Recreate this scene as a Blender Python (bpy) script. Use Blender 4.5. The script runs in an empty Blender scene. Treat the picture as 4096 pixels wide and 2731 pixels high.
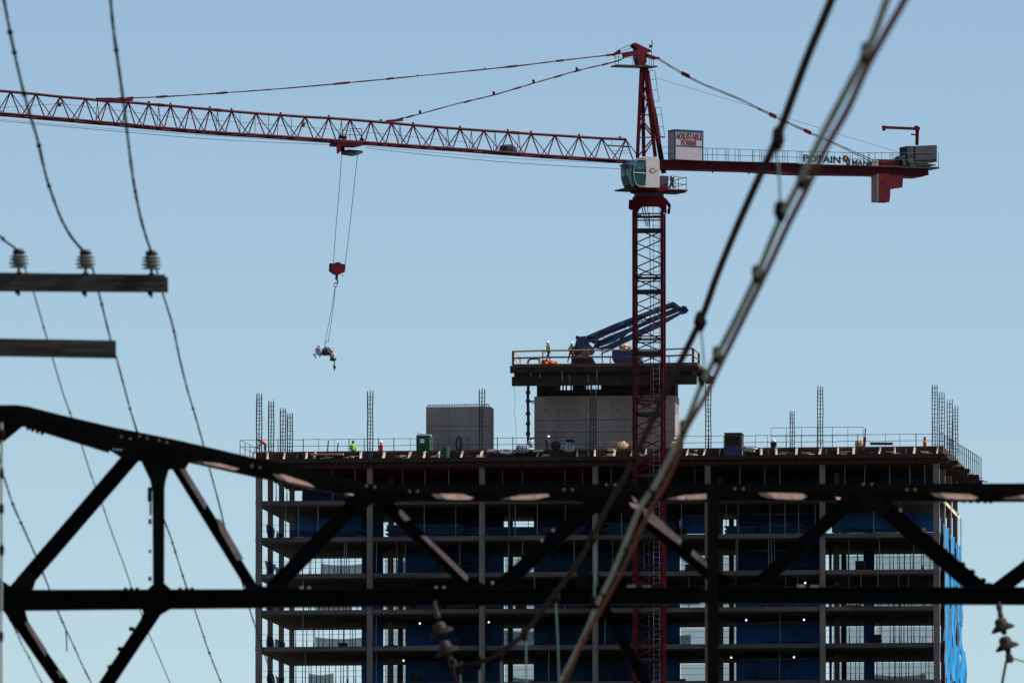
import bpy, bmesh, math, random
from mathutils import Vector, Matrix
S = bpy.context.scene
C = S.collection
random.seed(7)
R = math.radians

# ------------------------------------------------------------------ camera
FP = 4096 * 250.0 / 22.3            # focal length in photograph pixels
PITCH = math.atan(0.0854)
CAM = Vector((0, 0, 1.6))
cd = bpy.data.cameras.new('camera'); cam = bpy.data.objects.new('camera', cd); C.objects.link(cam)
cam.location = CAM; cam.rotation_euler = (math.pi/2 + PITCH, 0, 0)
cd.sensor_width = 22.3; cd.lens = 250; cd.clip_start = 1; cd.clip_end = 60000
cd.dof.use_dof = True; cd.dof.focus_distance = 940; cd.dof.aperture_fstop = 7.0
S.camera = cam
# ------------------------------------------------------------------ sky, sun, exposure
SUN_EL, SUN_AZ = R(47), math.atan2(0.995, -0.10)     # azimuth from +Y towards +X
sd = Vector((math.cos(SUN_EL)*math.sin(SUN_AZ), math.cos(SUN_EL)*math.cos(SUN_AZ), math.sin(SUN_EL)))
w = bpy.data.worlds.new('World'); S.world = w; w.use_nodes = True
nt = w.node_tree; bg = nt.nodes['Background']
sk = nt.nodes.new('ShaderNodeTexSky'); sk.sky_type = 'NISHITA'; sk.sun_disc = False
sk.sun_elevation = SUN_EL; sk.sun_rotation = SUN_AZ
sk.altitude = 300; sk.air_density = 0.75; sk.dust_density = 0.15; sk.ozone_density = 3.0
hs = nt.nodes.new('ShaderNodeHueSaturation'); hs.inputs['Saturation'].default_value = 1.0
tint = nt.nodes.new('ShaderNodeMix'); tint.data_type = 'RGBA'; tint.blend_type = 'MULTIPLY'
tint.inputs[0].default_value = 1.0; tint.inputs[7].default_value = (0.94, 0.905, 0.835, 1)
nt.links.new(sk.outputs[0], hs.inputs['Color']); nt.links.new(hs.outputs[0], tint.inputs[6])
nt.links.new(tint.outputs[2], bg.inputs[0]); bg.inputs[1].default_value = 0.085
ld = bpy.data.lights.new('sun', 'SUN'); ld.energy = 3.6; ld.angle = R(0.5); ld.color = (1, 0.95, 0.89)
sun = bpy.data.objects.new('sun', ld); C.objects.link(sun)
sun.rotation_euler = sd.to_track_quat('Z', 'Y').to_euler(); sun.location = (60, 0, 90)
S.view_settings.view_transform = 'Standard'; S.view_settings.look = 'None'
S.view_settings.exposure = 0.7; S.view_settings.gamma = 1
S.render.engine = 'CYCLES'
S.cycles.use_denoising = True; S.cycles.max_bounces = 6; S.cycles.transparent_max_bounces = 12

# ------------------------------------------------------------------ geometry helpers
FW = Vector((0, math.cos(PITCH), math.sin(PITCH))); UPV = Vector((0, -math.sin(PITCH), math.cos(PITCH)))
def ray(px, py): return FW + Vector(((px-2048)/FP, 0, 0)) + UPV*(-(py-1365.5)/FP)
def P(px, py, Y):                                # point on the sight line of a photo pixel at depth Y
    d = ray(px, py); return CAM + d*(Y/d.y)
def PL(px, py, pt, n):                           # ... on a plane
    d = ray(px, py); return CAM + d*((pt-CAM).dot(n)/d.dot(n))
base = {}
ALL = {}
class MB:
    def __init__(s): s.v = []; s.f = []
    def add(s, vs, fs):
        k = len(s.v); s.v += [Vector(v) for v in vs]; s.f += [tuple(i+k for i in f) for f in fs]; return s
    def hexa(s, p): return s.add(p, [(3,2,1,0),(4,5,6,7),(0,1,5,4),(1,2,6,5),(2,3,7,6),(3,0,4,7)])
    def obox(s, o, a, b, c):                     # corner + three edge vectors
        o, a, b, c = map(Vector, (o, a, b, c)); return s.hexa([o, o+a, o+a+b, o+b, o+c, o+a+c, o+a+b+c, o+b+c])
    def box(s, c, sz, rz=0):
        m = Matrix.Rotation(rz, 3, 'Z'); c = Vector(c); hx, hy, hz = sz[0]/2, sz[1]/2, sz[2]/2
        return s.hexa([c+m@Vector(q) for q in ((-hx,-hy,-hz),(hx,-hy,-hz),(hx,hy,-hz),(-hx,hy,-hz),(-hx,-hy,hz),(hx,-hy,hz),(hx,hy,hz),(-hx,hy,hz))])
    def bar(s, p, q, w, h=None, up=(0,0,1)):
        h = h or w; p, q = Vector(p), Vector(q); d = (q-p).normalized(); u = Vector(up)
        if abs(d.dot(u)) > .98: u = Vector((0,1,0))
        a = d.cross(u).normalized()*(w/2); b = a.normalized().cross(d).normalized()*(h/2)
        return s.hexa([p-a-b, p+a-b, p+a+b, p-a+b, q-a-b, q+a-b, q+a+b, q-a+b])
    def tube(s, pts, r, n=6, jit=0):
        pts = [Vector(p) for p in pts]; k = len(s.v); m = len(pts); u = None
        for i, p in enumerate(pts):
            d = (pts[min(i+1, m-1)]-pts[max(i-1, 0)]).normalized()
            if u is None:
                u = d.cross(Vector((0,0,1)));
                if u.length < .05: u = d.cross(Vector((0,1,0)))
            u = (u-d*u.dot(d)).normalized(); v = d.cross(u)
            rr = (r[i] if isinstance(r, (list, tuple)) else r)*(1+random.uniform(-jit, jit))
            for j in range(n):
                t = 2*math.pi*j/n; s.v.append(p+(u*math.cos(t)+v*math.sin(t))*rr)
        for i in range(m-1):
            for j in range(n):
                a = k+i*n+j; b = k+i*n+(j+1) % n; s.f.append((a, b, b+n, a+n))
        s.f.append(tuple(k+j for j in range(n))[::-1]); s.f.append(tuple(k+(m-1)*n+j for j in range(n)))
        return s
    def lathe(s, p, axis, prof, n=14):           # prof: (distance along axis, radius)
        p = Vector(p); axis = Vector(axis).normalized()
        s.tube_prof([p+axis*h for h, _ in prof], [max(r, 1e-4) for _, r in prof], axis, n); return s
    def tube_prof(s, pts, rs, d, n):
        k = len(s.v); u = d.cross(Vector((0.3,1,0.2))).normalized(); v = d.cross(u)
        for p, r in zip(pts, rs):
            for j in range(n):
                t = 2*math.pi*j/n; s.v.append(p+(u*math.cos(t)+v*math.sin(t))*r)
        for i in range(len(pts)-1):
            for j in range(n):
                a = k+i*n+j; b = k+i*n+(j+1) % n; s.f.append((a, b, b+n, a+n))
        s.f.append(tuple(k+j for j in range(n))[::-1]); s.f.append(tuple(k+(len(pts)-1)*n+j for j in range(n)))
    def prism(s, poly, d):                       # planar polygon (3D points) extruded by d
        n = len(poly); poly = [Vector(p) for p in poly]; d = Vector(d)
        return s.add(poly+[p+d for p in poly], [tuple(range(n))[::-1], tuple(range(n, 2*n))]+[(i, (i+1) % n, (i+1) % n+n, i+n) for i in range(n)])
    def blob(s, c, r, seed=0, bump=.25, n=8, m=6):   # lumpy closed shape (bags, sacks)
        rnd = random.Random(seed); c = Vector(c); k = len(s.v)
        ph = [rnd.uniform(0, 6) for _ in range(4)]
        for i in range(1, m):
            for j in range(n):
                a = math.pi*i/m; b = 2*math.pi*j/n
                q = 1+bump*(math.sin(3*b+ph[0]+2*a)*.5+rnd.uniform(-.5, .5))
                x = math.sin(a)**.6
                s.v.append(c+Vector((r[0]*x*math.cos(b)*q, r[1]*x*math.sin(b)*q, r[2]*math.cos(a)*(1+bump*rnd.uniform(-.3, .3)))))
        t = len(s.v); s.v += [c+Vector((0,0,r[2])), c-Vector((0,0,r[2]*.95))]
        for i in range(m-2):
            for j in range(n):
                a = k+i*n+j; b = k+i*n+(j+1) % n; s.f.append((a, a+n, b+n, b))
        for j in range(n):
            s.f.append((t, k+j, k+(j+1) % n)); s.f.append((t+1, k+(m-2)*n+(j+1) % n, k+(m-2)*n+j))
        return s
    def build(s, name, mat, parent=None, smooth=False, loc=None):
        b = base[parent] if parent is not None else Vector(loc or (0,0,0))
        me = bpy.data.meshes.new(name); me.from_pydata([tuple(v-b) for v in s.v], [], s.f); me.validate()
        bm = bmesh.new(); bm.from_mesh(me); bmesh.ops.recalc_face_normals(bm, faces=bm.faces); bm.to_mesh(me); bm.free()
        if smooth:
            for p in me.polygons: p.use_smooth = True
        me.materials.append(mat); o = bpy.data.objects.new(name, me); C.objects.link(o); base[o] = b
        if parent is not None: o.parent = parent
        else: o.location = b
        return o
def tag(o, label=None, cat=None, group=None, kind=None):
    if label: o['label'] = label
    if cat: o['category'] = cat
    if group: o['group'] = group
    if kind: o['kind'] = kind
    return o
def thing(name, loc, label, cat, group=None):
    o = bpy.data.objects.new(name, None); C.objects.link(o); o.location = loc; o.empty_display_size = .3
    base[o] = Vector(loc); return tag(o, label, cat, group)
def tree_copy(o, parent=None):
    c = o.copy(); C.objects.link(c); c.parent = parent
    for ch in o.children: tree_copy(ch, c)
    return c
def text_mesh(name, body, mat, parent, origin, ux, uy, size, ext=.01, width=None, bold=0):
    cu = bpy.data.curves.new(name, 'FONT'); cu.body = body; cu.size = 1; cu.extrude = ext/size; cu.offset = bold
    o = bpy.data.objects.new(name, cu); C.objects.link(o)
    bpy.context.view_layer.update()
    me = bpy.data.meshes.new_from_object(o.evaluated_get(bpy.context.evaluated_depsgraph_get()))
    bpy.data.objects.remove(o)
    xs = [v.co.x for v in me.vertices]; x0, x1 = min(xs), max(xs)
    ux, uy = Vector(ux).normalized(), Vector(uy).normalized(); uz = ux.cross(uy)
    sx = (width/(x1-x0)) if width else size
    for v in me.vertices:
        c = v.co.copy(); v.co = Vector(origin)+ux*((c.x-x0)*sx)+uy*(c.y*size)+uz*(c.z*size)-base[parent]
    me.materials.append(mat); t = bpy.data.objects.new(name, me); C.objects.link(t); t.parent = parent; base[t] = base[parent]
    return t
def smooth_path(pts, k=6):
    out = []; n = len(pts)
    for i in range(n-1):
        p0, p1, p2, p3 = pts[max(i-1, 0)], pts[i], pts[i+1], pts[min(i+2, n-1)]
        for j in range(k):
            t = j/k
            out.append(0.5*((2*p1)+(p2-p0)*t+(2*p0-5*p1+4*p2-p3)*t*t+(3*p1-p0-3*p2+p3)*t**3))
    out.append(pts[-1]); return out
def interp(tab, x):
    if x <= tab[0][0]:
        (a, b), (c, d) = tab[0], tab[1]
    elif x >= tab[-1][0]:
        (a, b), (c, d) = tab[-2], tab[-1]
    else:
        for i in range(len(tab)-1):
            if tab[i][0] <= x <= tab[i+1][0]: (a, b), (c, d) = tab[i], tab[i+1]; break
    return b+(d-b)*(x-a)/(c-a)

# ------------------------------------------------------------------ materials
def mat(name, col, rough=.7, metal=0, noise=.15, scale=2.0, col2=None, spec=.3, bump=0, stretch=(1,1,1)):
    m = bpy.data.materials.new(name); m.use_nodes = True; t = m.node_tree; b = t.nodes['Principled BSDF']
    b.inputs['Roughness'].default_value = rough; b.inputs['Metallic'].default_value = metal
    b.inputs['Specular IOR Level'].default_value = spec
    co = t.nodes.new('ShaderNodeTexCoord'); mp = t.nodes.new('ShaderNodeMapping'); mp.inputs['Scale'].default_value = stretch
    nz = t.nodes.new('ShaderNodeTexNoise'); nz.inputs['Scale'].default_value = scale; nz.inputs['Detail'].default_value = 5
    cr = t.nodes.new('ShaderNodeValToRGB'); e = cr.color_ramp.elements
    c2 = col2 or tuple(c*(1+noise) for c in col); c1 = col if col2 else tuple(c*(1-noise) for c in col)
    e[0].position = .35; e[1].position = .65; e[0].color = (*c1, 1); e[1].color = (*c2, 1)
    t.links.new(co.outputs['Object'], mp.inputs[0]); t.links.new(mp.outputs[0], nz.inputs['Vector'])
    t.links.new(nz.outputs[0], cr.inputs[0]); t.links.new(cr.outputs[0], b.inputs['Base Color'])
    if bump:
        bp = t.nodes.new('ShaderNodeBump'); bp.inputs['Strength'].default_value = bump; bp.inputs['Distance'].default_value = .03
        t.links.new(nz.outputs[0], bp.inputs['Height']); t.links.new(bp.outputs[0], b.inputs['Normal'])
    return m
def thin(name, col, trans, scale=1.5):           # sheets that let light through
    m = mat(name, col, .8, noise=.3, scale=scale); t = m.node_tree; out = t.nodes['Material Output']
    mx = t.nodes.new('ShaderNodeMixShader'); tr = t.nodes.new('ShaderNodeBsdfTransparent'); mx.inputs[0].default_value = 1-trans
    t.links.new(tr.outputs[0], mx.inputs[1]); t.links.new(t.nodes['Principled BSDF'].outputs[0], mx.inputs[2]); t.links.new(mx.outputs[0], out.inputs[0])
    return m
M = {}
M['concrete'] = mat('concrete', (.12,.10,.097), .9, noise=.3, scale=.9, bump=.2, col2=(.19,.16,.152), stretch=(1,1,.35))
M['slab'] = mat('slab_concrete', (.082,.071,.068), .9, noise=.35, scale=.3, stretch=(1,1,4))
M['core'] = mat('core_concrete', (.255,.22,.205), .9, scale=.45, bump=.15, col2=(.36,.31,.29), stretch=(1,1,.45))
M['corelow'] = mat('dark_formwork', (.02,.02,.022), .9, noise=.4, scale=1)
M['ply'] = mat('plywood', (.10,.055,.035), .85, noise=.35, scale=.8, stretch=(1,1,5))
M['joist'] = mat('joist_wood', (.030,.022,.018), .9, noise=.4, scale=1.2)
M['redbeam'] = mat('red_beam', (.036,.010,.009), .7, noise=.3, scale=1.5)
M['stub'] = mat('pale_timber', (.62,.53,.42), .8, noise=.12, scale=4)
M['lumber'] = mat('lumber', (.62,.40,.22), .8, noise=.3, scale=3)
M['bluestack'] = mat('stacked_panels', (.025,.05,.14), .6, noise=.35, scale=1.5, stretch=(.2,1,12))
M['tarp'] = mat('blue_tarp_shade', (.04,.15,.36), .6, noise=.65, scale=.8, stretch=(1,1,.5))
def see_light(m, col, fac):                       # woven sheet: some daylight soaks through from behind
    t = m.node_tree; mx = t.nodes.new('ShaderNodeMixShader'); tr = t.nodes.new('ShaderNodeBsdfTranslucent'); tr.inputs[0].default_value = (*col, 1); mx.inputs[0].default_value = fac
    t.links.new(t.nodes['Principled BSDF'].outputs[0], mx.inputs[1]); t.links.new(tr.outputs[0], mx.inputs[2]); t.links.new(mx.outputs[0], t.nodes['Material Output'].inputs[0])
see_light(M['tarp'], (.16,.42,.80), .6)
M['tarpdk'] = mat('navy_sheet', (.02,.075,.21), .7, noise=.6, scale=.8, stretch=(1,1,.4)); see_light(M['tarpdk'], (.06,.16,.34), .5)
M['net2'] = thin('mesh_sheet', (.03,.09,.24), .45)
M['tarpside'] = mat('blue_tarp_side', (.006,.20,.45), .5, noise=.5, scale=.7, bump=.6, stretch=(1,1,.4))
M['net'] = thin('net', (.40,.44,.62), .66)
M['bluenet'] = thin('blue_net', (.02,.06,.22), .25)
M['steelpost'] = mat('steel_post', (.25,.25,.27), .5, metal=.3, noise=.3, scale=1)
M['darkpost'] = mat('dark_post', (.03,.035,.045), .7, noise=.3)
M['rebar'] = mat('rebar', (.035,.03,.035), .8, noise=.4, scale=3)
M['rail'] = mat('rail', (.045,.045,.05), .7, noise=.3)
M['railwood'] = mat('rail_wood', (.19,.11,.08), .8, noise=.3, scale=2)
M['railred'] = mat('rail_rust', (.14,.03,.02), .8, noise=.3)
M['red'] = mat('crane_red', (.070,.0042,.011), .6, noise=.3, scale=1.2, spec=.1)
M['reddark'] = mat('crane_red_dark', (.065,.0028,.009), .65, noise=.3, scale=1.2, spec=.08)
M['white'] = mat('cab_white', (.36,.33,.34), .4, noise=.05, scale=2)
M['signwhite'] = mat('sign_white', (.31,.29,.32), .5, noise=.06, scale=3)
M['signblue'] = mat('sign_blue', (.02,.05,.12), .5, noise=.2)
M['signred'] = mat('sign_red', (.16,.03,.05), .5, noise=.2)
M['glass'] = mat('cab_glass', (.008,.04,.042), .15, noise=.5, scale=3, spec=.3, col2=(.02,.08,.08))
M['glassdark'] = mat('cab_glass_dark', (.01,.035,.035), .3, noise=.5, scale=3, spec=.15, col2=(.015,.05,.05))
M['grey'] = mat('grey_paint', (.028,.031,.038), .8, noise=.2, scale=2)
M['greydk'] = mat('dark_grey', (.02,.022,.028), .6, noise=.3, scale=2)
M['cw'] = mat('counterweight_concrete', (.26,.22,.22), .9, noise=.12, scale=1)
M['rope'] = mat('rope', (.03,.025,.03), .7)
M['letter'] = mat('black_letter', (.008,.012,.014), .6)
M['orange'] = mat('orange', (.45,.12,.03), .6)
M['boom'] = mat('boom_blue', (.013,.030,.115), .4, noise=.2, scale=1.5, spec=.5)
M['pale'] = mat('pale_letter', (.25,.29,.38), .6)
M['green'] = mat('toilet_green', (.01,.08,.04), .6, noise=.15)
M['barrel'] = mat('barrel_green', (.015,.06,.045), .6)
M['bag'] = mat('white_bag', (.42,.42,.50), .8, noise=.2, scale=3, bump=.6)
M['foil'] = mat('foil', (.6,.6,.62), .3, metal=.8, noise=.3, scale=6, bump=1)
M['hivis'] = mat('hivis', (.33,.62,.05), .7, noise=.1)
M['vestred'] = mat('red_vest', (.65,.05,.03), .7, noise=.1)
M['vestorange'] = mat('orange_vest', (.75,.12,.035), .7, noise=.1)
M['cloth'] = mat('dark_clothes', (.04,.035,.035), .9, noise=.3, scale=6)
M['hat'] = mat('white_helmet', (.8,.8,.8), .35)
M['hatdk'] = mat('dark_helmet', (.08,.05,.04), .5)
M['skin'] = mat('skin', (.25,.13,.09), .7)
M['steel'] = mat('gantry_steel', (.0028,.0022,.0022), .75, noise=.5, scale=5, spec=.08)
M['lit_patch'] = mat('sunlit_patch', (.42,.25,.21), .9, noise=.25, scale=14, col2=(.58,.38,.33))  # sunlight on the black gantry put into a pale pink; bolt ends share it
M['rivet'] = mat('rivet', (.10,.085,.075), .5)
M['oldwood'] = mat('weathered_timber', (.022,.018,.016), .95, noise=.3, scale=2.5, col2=(.062,.052,.047), bump=.5, stretch=(.6,4,7))
M['pinporc'] = mat('pin_porcelain', (.13,.135,.125), .45, noise=.2, scale=8, spec=.5)
M['porcelain'] = mat('porcelain', (.022,.018,.014), .7, noise=.2, scale=8, spec=.1)
M['porcdk'] = mat('insulator_cap', (.03,.018,.014), .6, noise=.3)
M['wire'] = mat('wire', (.014,.009,.010), .8, noise=.5, scale=8, spec=.05)
M['wirebrown'] = mat('wire_brown', (.024,.009,.009), .85, noise=.4, scale=2, spec=.04)
M['wirered'] = mat('wire_copper', (.13,.038,.026), .8, noise=.3, scale=1, spec=.05)
M['wiregrey'] = mat('wire_grey', (.21,.245,.22), .7, noise=.2, scale=1)
M['clamp'] = mat('clamp', (.012,.008,.005), .8, spec=.05)
M['dropper'] = mat('dropper', (.10,.15,.14), .6)
M['ground'] = mat('ground', (.13,.13,.09), .95, noise=.3, scale=.02)
def emit(name, col, s):
    m = bpy.data.materials.new(name); m.use_nodes = True; b = m.node_tree.nodes['Principled BSDF']
    b.inputs['Emission Color'].default_value = (*col, 1); b.inputs['Emission Strength'].default_value = s; return m
M['lamp'] = emit('work_light', (.9,.95,1), 2.2)

# ------------------------------------------------------------------ ground
g = MB(); g.add([(-20000,-8000,0),(20000,-8000,0),(20000,40000,0),(-20000,40000,0)], [(0,1,2,3)])
tag(g.build('ground', M['ground']), kind='structure')

# ------------------------------------------------------------------ building
PSI = R(6.5)
U = Vector((math.cos(PSI), -math.sin(PSI), 0)); V = Vector((math.sin(PSI), math.cos(PSI), 0)); Z = Vector((0,0,1))
O = P(1036, 2300, 953); O.z = 0
def B(u, v, z): return O+U*u+V*v+Z*z
def FU(px, py, v=0):                             # photo pixel -> (u, z) on the vertical plane at depth v
    q = PL(px, py, B(0, v, 0), V); return (q-O).dot(U), q.z
UC = [FU(x, 2300)[0] for x in (1036, 1480, 1929, 2382, 2832, 3291, 3747)]
L = UC[-1]
DEP = 21.0
FLR = [FU(1160, y)[1] for y in (2003, 2149, 2295, 2440, 2586)]
st = (FLR[0]-FLR[4])/4
while FLR[-1] > st*1.3: FLR.append(FLR[-1]-st)
ZC = FU(1160, 1840)[1]                           # catwalk and formwork level
ZD = FU(1160, 1806)[1]                           # top of the edge form
bld = thing('unfinished_tower', B(0,0,0), 'open concrete tower block under construction with bare floors and blue sheeting', 'building')
def ubox(mb, u0, u1, v0, v1, z0, z1): return mb.obox(B(u0, v0, z0), U*(u1-u0), V*(v1-v0), Z*(z1-z0))
for i, z in enumerate(FLR):
    ubox(MB(), -.28, L+.28, -.25, DEP+.25, z-.36, z).build('floor_slab', M['slab'], bld)
sidev = (7, 14, DEP-.3)
cols = [(u, 0) for u in UC]+[(UC[0]+.0, v) for v in sidev]+[(L, v) for v in sidev]+[(u, DEP-.3) for u in UC[1:-1]]
cols += [(UC[1]+.5, 10), (UC[4], 11), (UC[5]+.4, 9)]
for k, (u, v) in enumerate(cols):
    m = MB(); hw = (.25 if u in (UC[0], L) else .225) if v == 0 else .20
    zs = [ZC-.4]+FLR+[0]
    off = .10 if v == 0 else 0
    for a, b in zip(zs[1:], zs[:-1]):
        b2 = b-.362 if b != zs[0] else b
        ubox(m, u-hw, u+hw, v-.24-off, v+.24, a+.002, b2)
    if v == 0:
        for z in FLR: ubox(m, u-hw+.02, u+hw-.02, -.40, -.252, z-.36, z+.001)
    m.build('column', M['concrete'], bld)
# stair and lift cores
def FUU(px, v): return FU(px, 1700, v)[0]
VS, VK = 15.5, 15.5
ua, ub = FUU(1704, VS), FUU(1961, VS); zt = FU(1840, 1626, VS)[1]
m = MB(); ubox(m, ua, ub, VS, VS+2.6, 0, zt); sc = m.build('stair_core', M['core'], bld)
m = MB()
for k in range(26):
    u = ua+.12+(ub-ua-.24)*k/25; m.tube([B(u, VS+.1, zt-.1), B(u, VS+.1, zt+.20+.1*random.random())], .02, 4)
m.tube([B(ua+.1, VS+.1, zt+.17), B(ub-.1, VS+.1, zt+.2)], .02, 4); m.tube([B(ua+.1, VS+.2, zt+.1), B(ub-.1, VS+.2, zt+.12)], .02, 4)
m.build('starter_bars', M['rebar'], sc)
uk0, uk1 = FUU(2137, VK), FUU(2700, VK); zk = FU(2400, 1583, VK)[1]
m = MB(); ubox(m, uk0, uk1, VK, VK+3.6, 0, zk); kc = m.build('lift_core', M['core'], bld)
m = MB()
for r_, (y, xs) in enumerate(((1637, range(2180, 2700, 58)), (1708, range(2180, 2700, 58)))):
    for x in xs:
        u, z = FU(x, y, VK); ubox(m, u-.05, u+.05, VK-.01, VK+.02, z-.05, z+.05)
for y in (1679, 1727):
    u, z = FU(2400, y, VK); ubox(m, uk0+.1, uk1-.1, VK-.006, VK+.02, z-.02, z+.02)
m.build('tie_hole', M['corelow'], kc)
for x in (2232, 2345, 2452, 2570): u = FU(x, 1700, VK)[0]; m = MB(); ubox(m, u-.012, u+.012, VK-.006, VK+.02, ZD-.5, zk-.05); m.build('form_joint', M['slab'], kc)
for x in (1795, 1880): u = FU(x, 1700, VS)[0]; m = MB(); ubox(m, u-.012, u+.012, VS-.0065, VS+.02, ZD-.5, zt-.05); m.build('form_joint', M['slab'], sc)
m = MB()
for y in (1703, 1724):
    u, z = FU(1840, y, VS); ubox(m, ua+.05, ub-.05, VS-.006, VS+.02, z-.015, z+.015)
m.build('pour_joint', M['slab'], sc)
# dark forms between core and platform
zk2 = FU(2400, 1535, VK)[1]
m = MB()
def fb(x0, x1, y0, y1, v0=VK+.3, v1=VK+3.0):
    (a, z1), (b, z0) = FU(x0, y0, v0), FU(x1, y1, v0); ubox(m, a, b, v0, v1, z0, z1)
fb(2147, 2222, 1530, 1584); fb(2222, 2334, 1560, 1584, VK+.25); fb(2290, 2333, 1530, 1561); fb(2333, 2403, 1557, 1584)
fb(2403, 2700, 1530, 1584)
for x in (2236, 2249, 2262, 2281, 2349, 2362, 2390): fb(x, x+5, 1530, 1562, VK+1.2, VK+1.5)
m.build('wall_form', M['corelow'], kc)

# ---- top formwork deck
dk = thing('formwork_deck', B(0, 0, ZC), 'brown plywood formwork deck with overhanging joists on top of the unfinished tower', 'formwork')
D0, D1 = -1.5, 26.5
ubox(MB(), -.75, L+.75, D0, D1, ZC-.05, ZC).build('catwalk', M['ply'], dk)
m = MB()
ubox(m, -.45, L+.45, -.12, .0, ZC+.002, ZD); ubox(m, L+.45, L+.57, 0, D1-1, ZC+.002, ZD); ubox(m, -.57, -.45, 0, D1-1, ZC+.002, ZD)
ubox(m, -.42, L+.42, .001, D1-1, ZD-.08, ZD-.01)
m.build('edge_form', M['ply'], dk)
m = MB()
for z in (ZC+.18, ZC+.40): ubox(m, -.3, L+.3, -.2, -.121, z, z+.09)
m.build('waler', M['joist'], dk)
m = MB(); u = -.9
while u < L+1.0:
    a = random.uniform(-.15, .15); ubox(m, u, u+.12, D0-.25+a, D1, ZC-.38, ZC-.052)
    u += .47
m.build('joist', M['joist'], dk)
m = MB(); ubox(m, -.85, L+.85, D0-.46, D0-.40, ZC-.37, ZC-.03); m.build('fringe_cover', M['joist'], dk)  # dark board added over the joist ends to dim the fringe
vv = -.9; k = 0
while vv < D1:
    e = 1.1+.5*math.sin(k*1.7)+k*.09
    ubox(MB(), -.8, L+e, vv, vv+.32, ZC-.76, ZC-.382).build('beam', M['redbeam'], dk); vv += 2.3; k += 1
# sloping brown planks sticking out on the right side
m = MB()
for k in range(15):
    v = -1+k*1.9; q = .9+.09*k+random.uniform(-.15, .25)
    m.bar(B(L-.5, v, ZC-.30), B(L+q, v+random.uniform(-.3, .3), ZC-.36+random.uniform(-.1, .05)), .30, .06)
m.build('plank_end', M['ply'], dk)
# bright kickers bracing the edge form
xs = [1020, 1071, 1136, 1226, 1258, 1444, 1535, 1637, 1697, 1755, 1845, 1924, 2150, 2310, 2380, 2456, 2525, 2580, 2747, 2815, 2880, 2968, 3047, 3107, 3186, 3279, 3353, 3416, 3517, 3580, 3657, 3748]
pr = None
for i, x in enumerate(xs):
    if 1000 < x < 4000:
        u, z = FU(x, 1820, -.6); uw = .06+.07*random.random(); du = u; sh = random.uniform(-.08,.08)
        m = MB(); m.hexa([B(u-uw, -.95, ZC+.003), B(u+uw*.3, -.95, ZC+.003), B(u+uw*.3, -.14, ZC+.003), B(u-uw, -.14, ZC+.003),
                          B(u-uw+sh, -.35, ZD-.1-.15*random.random()), B(u+uw*.8+sh, -.35, ZD-.06), B(u+uw*.8+sh, -.14, ZD-.06), B(u-uw+sh, -.14, ZD-.1)])
        m.build('kicker', M['stub'], dk)
# guard rail on the catwalk, front run + sides
gr = thing('guard_rail', B(0, D0, ZC), 'thin dark guard rail of posts and two lines round the edge of the top deck', 'railing')
ZR = FU(1160, 1758, D0+.1)[1]
m = MB()
for zz in (ZR, ZR-.55):
    pts = [B(-1.45, D0+.1, zz)]
    u = -1.2
    while u < L+.6: pts.append(B(u, D0+.1, zz+random.uniform(-.03, .03))); u += 1.2
    pts.append(B(L+.65, D0+.1, zz)); v = D0+2
    while v < D1: pts.append(B(L+.65+.045*v, v, zz+random.uniform(-.03, .03))); v += 2
    m.tube(pts, .022, 4)
m.build('rail_line', M['rail'], gr)
prow = [1113, 1212, 1275, 1336, 1397, 1458, 1515, 1576, 1640, 1752, 1872, 1990, 2052, 2230, 2358, 2475, 2836, 2896, 3020, 3071, 3144, 3205, 3330, 3430, 3540, 3600, 3665, 3788]
for x in prow:
    u = FU(x, 1780, D0+.1)[0]; dkp = random.random() < .45
    m = MB(); m.bar(B(u, D0+.1, ZC-.25), B(u+random.uniform(-.04, .04), D0+.1, ZR+.06), .07 if dkp else .035)
    m.build('rail_post', M['rail'], gr)
v = 0.4
while v < D1:
    MB().bar(B(L+.65+.045*v, v, ZC-.1), B(L+.65+.045*v, v, ZR+.1), .07).build('rail_post', M['rail'], gr); v += 1.5
v = D0+.1
for k in range(7):
    MB().bar(B(-1.42+k*.06, v, ZC-.45), B(-1.42+k*.06, v, ZR), .06).build('rail_post', M['rail'], gr); v += 2.6
m = MB()
for zz in (ZR, ZR-.55, ZC-.2): m.tube([B(-1.42, D0+.1, zz), B(-1.05, D0+15.7, zz)], .022, 4)
m.build('rail_line', M['rail'], gr)
# taller rail further back
g2 = thing('guard_rail', B(UC[5], 6, ZD), 'taller thin rail standing further back near the right end of the deck', 'railing')
m = MB(); tz = FU(3300, 1709, 6)[1]; a, b = FU(3084, 1709, 6)[0], FU(3453, 1709, 6)[0]
m.tube([B(a, 6, tz), B((a+b)/2, 6, tz+.03), B(b, 6, tz)], .022, 4); m.tube([B(a, 6, tz-.7), B(b, 6, tz-.7)], .018, 4); m.build('rail_line', M['rail'], g2)
for k in range(7):
    MB().bar(B(a+(b-a)*k/6, 6, ZD-.1), B(a+(b-a)*k/6, 6, tz), .035).build('rail_post', M['rail'], g2)

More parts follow.
